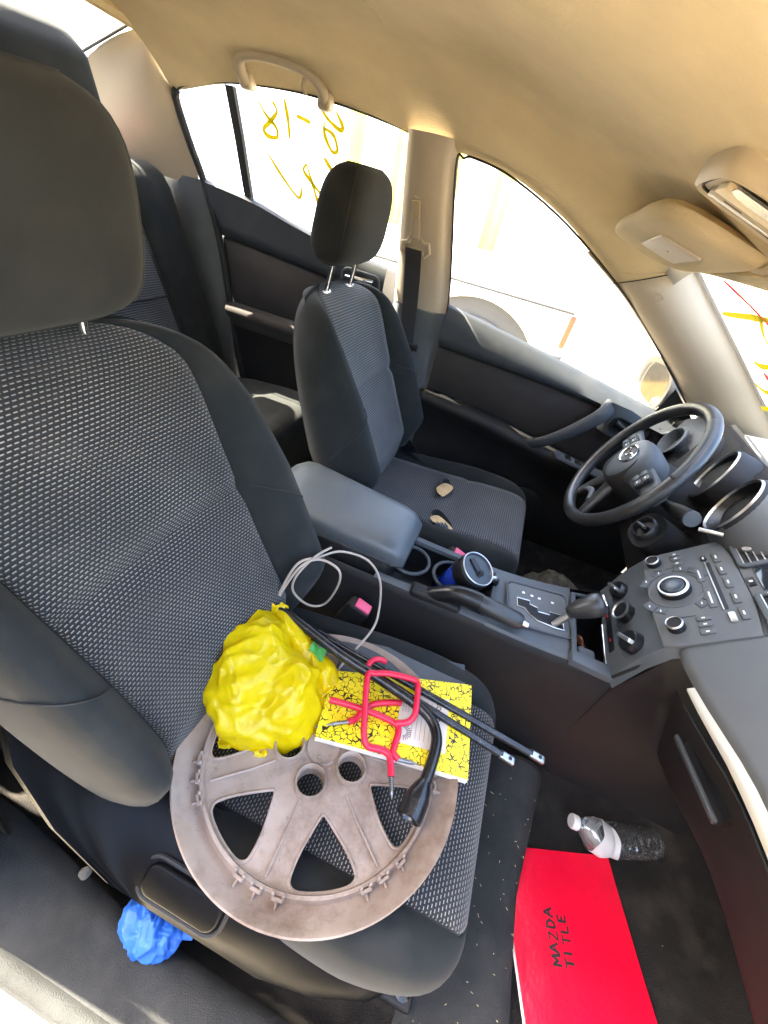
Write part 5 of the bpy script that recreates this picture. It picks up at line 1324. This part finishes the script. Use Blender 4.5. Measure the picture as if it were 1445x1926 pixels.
# ---- yellow plastic bag
bag = thing('plastic_bag', 'crumpled bright yellow plastic bag against the passenger backrest', 'bag', (-.08, -.37, .35))
foot = [(-.172, -.300), (-.176, -.350), (-.172, -.395), (-.150, -.440), (-.112, -.470), (-.064, -.464), (-.020, -.442), (.008, -.402), (.006, -.365), (-.022, -.338), (-.070, -.315), (-.12, -.288), (-.150, -.278)]
make('bag_film', crumple(foot, (-.085, -.380), .358, .078, 208, 76, .0120, 17, .3, lean=lambda x, y: max(0, (-.07-x))*.50), 'bag', bag, 180)
foot2 = [(-.075, -.325), (-.030, -.345), (.005, -.352), (.018, -.335), (.000, -.305), (-.045, -.285), (-.10, -.275), (-.135, -.278), (-.12, -.30)]
make('bag_mouth', crumple(foot2, (-.045, -.312), .364, .038, 144, 40, .0055, 26, .9, lean=lambda x, y: max(0, (-.03-x))*.50), 'bag', bag, 180)
def flap(c0, c1, out, wv, n=22, m=8):
    c0, c1, out = Vector(c0), Vector(c1), Vector(out)
    def f(s, t):
        q = c0.lerp(c1, s)+out*t*(.75+.25*math.sin(s*9))
        k = noise.noise(Vector((s*6, t*2, wv)))*.012+noise.noise(Vector((s*15, t*4, wv)))*.005
        return q+Vector((k*.6, k*.4, k))*(.25+t)
    return grid(f, n, m)
make('bag_handle', flap((-.165, -.300, .425), (-.110, -.285, .405), (-.010, .022, .040), 1.3), 'bag', bag, 180)
make('bag_edge', flap((-.020, -.345, .385), (.010, -.385, .375), (.022, .012, .010), 4.1), 'bag', bag, 180)
make('bag_edge', flap((-.110, -.462, .372), (-.040, -.452, .375), (.006, -.020, .002), 7.7), 'bag', bag, 180)
make('printed_patch', grid(lambda s, t: (-.052+.026*s, -.318+.020*t, .418+.006*math.sin(s*5+t*3)-.012*s), 6, 6), 'green_print', bag)

# ---- charging cable
cb = catmull([(.000, -.300, .362), (.004, -.280, .370), (.026, -.222, .402), (.021, -.165, .390), (.003, -.140, .444), (-.030, -.140, .484), (-.078, -.160, .500), (-.106, -.198, .504), (-.126, -.238, .512), (-.146, -.262, .44), (-.150, -.266, .405), (-.147, -.262, .43), (-.122, -.238, .505), (-.100, -.205, .508), (-.064, -.200, .497), (-.060, -.200, .455), (-.080, -.200, .388), (-.105, -.220, .392), (-.128, -.240, .44), (-.124, -.240, .487), (-.108, -.205, .512), (-.095, -.17, .51)], 8)
cable = make('charging_cable', tube(cb, .0022, 8), 'cable')
tag(cable, 'thin beige charging cable looped beside the passenger seat', 'cable')

# ---- travel mug in the cup holder
mg = thing('travel_mug', 'blue travel mug with dark lid and handle tipped in the cup holder', 'mug', (.12, 0, .34))
ax = Vector((.052, -.022, .135)).normalized(); mu = ax.cross(Vector((0, 1, 0))).normalized(); MF = Frame((.126, .000, .336), mu, ax.cross(mu), ax)
make('mug_body', lathe([(.028, 0), (.031, .003), (.034, .05), (.0365, .098), (.037, .102)], MF, 36), 'blue_mug', mg, 50)
make('mug_collar', lathe([(.0375, .096), (.0390, .099), (.0395, .122), (.038, .128), (.0365, .128)], MF, 36, False), 'gloss_black', mg, 50)
ld = make('mug_lid', lathe([(.0375, .124), (.0385, .135), (.0372, .138), (.0345, .137), (.0325, .133), (.001, .133)], MF, 36, False), 'mug_lid', mg, 40)
make('lid_slider', rbox((.004, 0, .1355), (.042, .014, .004), .0015, MF.spin(R(-35))), 'gloss_black', ld)
make('slider_tab', rbox((-.010, 0, .139), (.008, .010, .006), .0015, MF.spin(R(-35))), 'black_plastic', ld)
make('lid_rim', tube([MF(.0365*math.cos(2*math.pi*k/36), .0365*math.sin(2*math.pi*k/36), .1375) for k in range(36)], .0014, 6, closed=True), 'satin_metal', ld)
hd = [MF(math.cos(R(205))*r, math.sin(R(205))*r, h) for r, h in ((.042, .108), (.060, .114), (.073, .104), (.076, .080), (.072, .050), (.060, .030))]
hp = catmull(hd, 6)
make('mug_handle', tube(hp, [.0085-.002*i/len(hp) for i in range(len(hp))], 12, flat=.7), 'gloss_black', mg)
make('handle_trim', tube([p+ax*.006 for p in hp[:16]], .0042, 8), 'satin_metal', mg)

# ---- floor: curled mat, red folder, bottle
def mat_pt(s, t):
    y = -.185-.50*t                          # from the far end towards the door
    k = max(0, 1-t*1.25)**.8                 # how tall the curl still is
    x0 = .335-.05*t; wdt = .150+.10*max(0, t-.4)
    a = math.pi*s
    x = x0+wdt*(.5-.5*math.cos(a))+.012*k*math.sin(a); z = .010+(.128*k+.006)*math.sin(a)**.8
    z += .0025*noise.noise(Vector((x*20, y*20, 5)))
    return (x, y+.012*noise.noise(Vector((s*3, 1, 1))), z)
fm = thing('floor_mat', 'black carpet floor mat curled up like a tube in front of the passenger seat', 'floor mat', (.40, -.4, 0))
make('mat_sheet', grid(mat_pt, 30, 46), 'mat', fm, 180)
make('mat_binding', tube([mat_pt(i/30, 0) for i in range(31)], .0032, 8), 'carpet', fm)
make('mat_underside', grid(lambda s, t: tuple(Vector(mat_pt(s, t*.5))-Vector((0, 0, .006))), 30, 20), 'mat', fm, 180)

fo = thing('red_folder', 'bright red paper folder on the footwell floor marked with a handwritten title', 'folder', (.58, -.42, .004))
FU = Vector((.947, .321, 0)).normalized(); FV = Vector((-.303, .953, 0)).normalized()
def fold_frame(z): return Frame((.664, -.231, z), FU, (-.316, .949, 0))
ff = fold_frame(.0)
def fpt(u, v, h):
    p = ff(u, v, h)
    p.z += .010+.003*math.sin(u*18+v*9)+.003*noise.noise(Vector((u*10, v*10, 0)))
    return p
make('cover_sheet', grid(lambda s, t: fpt(-.245*(1-s), -.31*(1-t), .006), 16, 20), 'folder_red', fo, 180)
make('back_sheet', grid(lambda s, t: fpt(-.245*(1-s)-.001, -.31*(1-t), .0), 16, 20), 'folder_red', fo, 180)
make('papers', grid(lambda s, t: fpt(-.2475*(1-s)-.001, -.31*(1-t), .003), 16, 20), 'paper', fo, 180)
LET = {'M': [[(0, 0), (.08, 1), (.45, .35), (.85, 1), (.95, 0)]], 'A': [[(0, 0), (.45, 1), (.9, 0)], [(.2, .38), (.72, .42)]],
       'Z': [[(0, .95), (.8, 1), (.05, 0), (.9, .05)]], 'D': [[(.1, 0), (.12, 1), (.55, .9), (.85, .5), (.55, .1), (.1, 0)]],
       'T': [[(0, 1), (.95, .95)], [(.5, 1), (.45, 0)]], 'I': [[(.3, 1), (.28, 0)]], 'L': [[(.15, 1), (.12, .05), (.8, 0)]],
       'E': [[(.8, 1), (.15, .95), (.12, .05), (.85, 0)], [(.13, .5), (.65, .52)]]}
def handwrite(word, O, d, up, size, adv, name, n0):
    fr = Frame(O, d, up, (0, 0, 1)); parts = []
    for i, ch in enumerate(word):
        for st in LET[ch]:
            path = [(i*adv+x*size*.78, y*size+.0015*math.sin(i*2.1)) for x, y in st]
            P = [Vector((a, b, 0)) for a, b in path]
            dense = []
            for p, q in zip(P, P[1:]):
                for k in range(8): dense.append(p.lerp(q, k/8))
            dense.append(P[-1])
            V, F = ribbon([(p.x, p.y) for p in dense], .0040, fr, 0, False)
            V2 = []
            for v in V:
                rel = v-ff.O; u_, v_ = rel.dot(ff.U), rel.dot(ff.V); q = fpt(u_, v_, .0066); V2.append(q)
            parts.append((V2, F))
    return join(*parts)
make('handwriting', handwrite('MAZDA', (.566, -.437, .02), Vector((-.30, .954, 0)), Vector((-.954, -.30, 0)), .0175, .0155, 'a', 0), 'ink', fo)
make('handwriting', handwrite('TITLE', (.590, -.432, .02), Vector((-.28, .96, 0)), Vector((-.96, -.28, 0)), .0165, .0145, 'b', 0), 'ink', fo)

bt = thing('water_bottle', 'crushed clear plastic water bottle with white cap on the footwell floor', 'bottle', (.66, -.2, .01))
bp = catmull([(.575, -.213, .050), (.590, -.212, .048), (.605, -.212, .045), (.630, -.214, .040), (.652, -.212, .037), (.68, -.200, .037), (.71, -.188, .037), (.745, -.175, .037), (.765, -.168, .037)], 8)
rb = []
for i, p in enumerate(bp):
    t = i/(len(bp)-1)
    r = lerp_tab([(0, .0115), (.12, .0125), (.2, .02), (.34, .0335), (.45, .0325), (.5, .027), (.56, .0315), (.9, .032), (.97, .029), (1, .018)], t)
    if t > .55: r += .0013*math.sin(t*110)
    rb.append(r)
V, F = tube(bp, rb, 28)
V = [Vector(v)+Vector((0, 0, .0))+Vector((noise.noise(Vector(v)*45), noise.noise(Vector(v)*45+Vector((9, 0, 0))), .6*noise.noise(Vector(v)*45+Vector((0, 9, 0)))))*.0038 for v in V]
make('bottle_body', (V, F), 'pet', bt, 60)
i0, i1 = int(len(bp)*.33), int(len(bp)*.55)
V, F = tube(bp[i0:i1+1], [r*1.03 for r in rb[i0:i1+1]], 28, caps=False)
V = [Vector(v)+Vector((noise.noise(Vector(v)*45), noise.noise(Vector(v)*45+Vector((9, 0, 0))), .6*noise.noise(Vector(v)*45+Vector((0, 9, 0)))))*.0045 for v in V]
make('bottle_label', (V, F), 'label_film', bt, 60)
d = (bp[0]-bp[2]).normalized(); cf = Frame(bp[0]-d*.006, d.orthogonal().normalized(), d.cross(d.orthogonal().normalized()), d)
make('bottle_cap', lathe([(.0145, 0), (.0148, .011), (.0135, .0135), (.001, .0137)], cf, 22), 'white_plastic', bt, 50)

# ---- blue glove, scraps, straw
gl = crumple([(-.142, -.672), (-.148, -.650), (-.125, -.634), (-.09, -.634), (-.060, -.648), (-.058, -.668), (-.080, -.684), (-.115, -.686)], (-.10, -.660), .118, .044, 160, 48, .0062, 48, 2.)
bg_ = thing('rubber_glove', 'balled up blue rubber glove wedged beside the seat base', 'glove', (-.1, -.66, .118))
make('glove_ball', gl, 'glove', bg_, 180)
make('glove_finger', super_loft([((-.062+.022*t, -.648+.004*t, .128+.002*math.sin(t*5)), .008-.004*t, .004, (0, 1, 0), (0, 0, 1)) for t in [i/6 for i in range(7)]], 10), 'glove', bg_, 60)
sc_ = make('paper_scrap', crumple([(-.245, -.650), (-.238, -.640), (-.228, -.643), (-.229, -.654), (-.238, -.657)], (-.237, -.649), .130, .006, 30, 6, .001, 90), 'debris')
tag(sc_, 'small pale scrap of wrapper by the door sill', 'scrap')
wr = make('plastic_wrapper', crumple([(.40, .47), (.46, .56), (.55, .58), (.62, .52), (.58, .45), (.48, .42)], (.51, .50), .012, .05, 60, 16, .016, 22, 4.), 'debris')
tag(wr, 'crumpled grey wrapper on the driver side floor', 'wrapper')
sv_, sf_ = [], []
rnd = random.Random(3)
for k in range(80):
    if k < 75:
        s_, t_ = rnd.uniform(.25, .85), rnd.random()**.7; p = Vector(mat_pt(s_, t_))+Vector((0, 0, .002))
    else:
        p = Vector((rnd.uniform(.28, .95), rnd.uniform(-.62, -.2), .016))
        if abs(p.x-.6) < .16: continue
    a = rnd.uniform(0, 6.3); L = rnd.uniform(.0012, .0048)*(2.0 if rnd.random() < .12 else 1); d = Vector((math.cos(a), math.sin(a), rnd.uniform(-.3, .3)))*L; n_ = Vector((-math.sin(a), math.cos(a), 0))*.0004
    b = len(sv_); sv_ += [p-d*.5-n_, p+d*.5-n_, p+d*.5+n_, p-d*.5+n_, p+Vector((0, 0, .0008))]; sf_ += [[b, b+1, b+4], [b+1, b+2, b+4], [b+2, b+3, b+4], [b+3, b, b+4]]
so_ = make('straw_bits', (sv_, sf_), 'straw', None, None); so_['kind'] = 'stuff'; so_['label'] = 'tiny straw and dust bits scattered on the mat and carpet'

# ---- window paint
GF2 = Frame((0, .9905, 0), (1, 0, 0), (0, -.366, 1))
def paint_stroke(paths, wdt, mat, name, label, fr, kv=1.0649):
    t = thing(name, label, 'window paint', fr(paths[0][0][0], paths[0][0][1]*kv))
    for P in paths:
        sm_ = catmull([(x, z*kv, 0) for x, z in P], 6)
        make('paint_stroke', ribbon([(p.x, p.y) for p in sm_], wdt, fr, -.0004), mat, t)
    return t
rear_paint = [[(-.753, 1.126), (-.737, 1.105), (-.71, 1.085), (-.711, 1.067), (-.739, 1.065), (-.749, 1.077), (-.724, 1.095), (-.701, 1.115), (-.712, 1.131)],
 [(-.675, 1.140), (-.671, 1.105), (-.672, 1.069)], [(-.645, 1.115), (-.62, 1.111), (-.605, 1.108)],
 [(-.574, 1.138), (-.554, 1.121), (-.523, 1.107), (-.515, 1.115), (-.532, 1.138)], [(-.566, 1.117), (-.566, 1.092), (-.548, 1.065), (-.532, 1.069), (-.541, 1.095), (-.57, 1.105)],
 [(-.75, 1.032), (-.713, .99), (-.665, .949), (-.65, .974)], [(-.628, 1.028), (-.638, 1.012), (-.614, .99), (-.591, .971), (-.588, .954), (-.599, .947), (-.607, .968), (-.618, 1.001), (-.628, 1.028)],
 [(-.572, 1.049), (-.55, 1.028), (-.531, 1.019)]]
paint_stroke(rear_paint, .0115, 'paint_yellow', 'painted_numbers', 'yellow painted numbers on the far rear door window', GF2)
WF = Frame((.382, 0, 1.012), (0, 1, 0), (.803, 0, -.596))
def ws(x, y): return (y, (x-.382)/.803)
paint_stroke([[ws(.385, .36), ws(.409, .279), ws(.436, .209), ws(.50, .06)]], .013, 'paint_red', 'painted_mark', 'red slanting paint streak at the top of the windscreen', WF, 1.)
paint_stroke([[ws(.463, .497), ws(.442, .328), ws(.426, .186)], [ws(.43, .231), ws(.456, .259), ws(.475, .257), ws(.48, .2)], [ws(.545, .419), ws(.542, .374), ws(.525, .305)], [ws(.613, .504), ws(.615, .457), ws(.605, .402)], [ws(.69, .563), ws(.659, .466)]], .016, 'paint_yellow', 'painted_mark', 'yellow painted lettering on the windscreen beside the pillar', WF, 1.)
paint_stroke([[ws(.557, .385), ws(.567, .365), ws(.577, .355)]], .03, 'paint_red', 'painted_mark', 'red paint blob between yellow strokes on the windscreen', WF, 1.)
RWF = Frame((-1.42, .49, 1.150), (0, 1, 0), (-.8, 0, -.55))
paint_stroke([[(-.02, .0), (.02, .01), (.05, .005)]], .02, 'paint_red', 'painted_mark', 'red paint dab on the rear window', RWF, 1.)
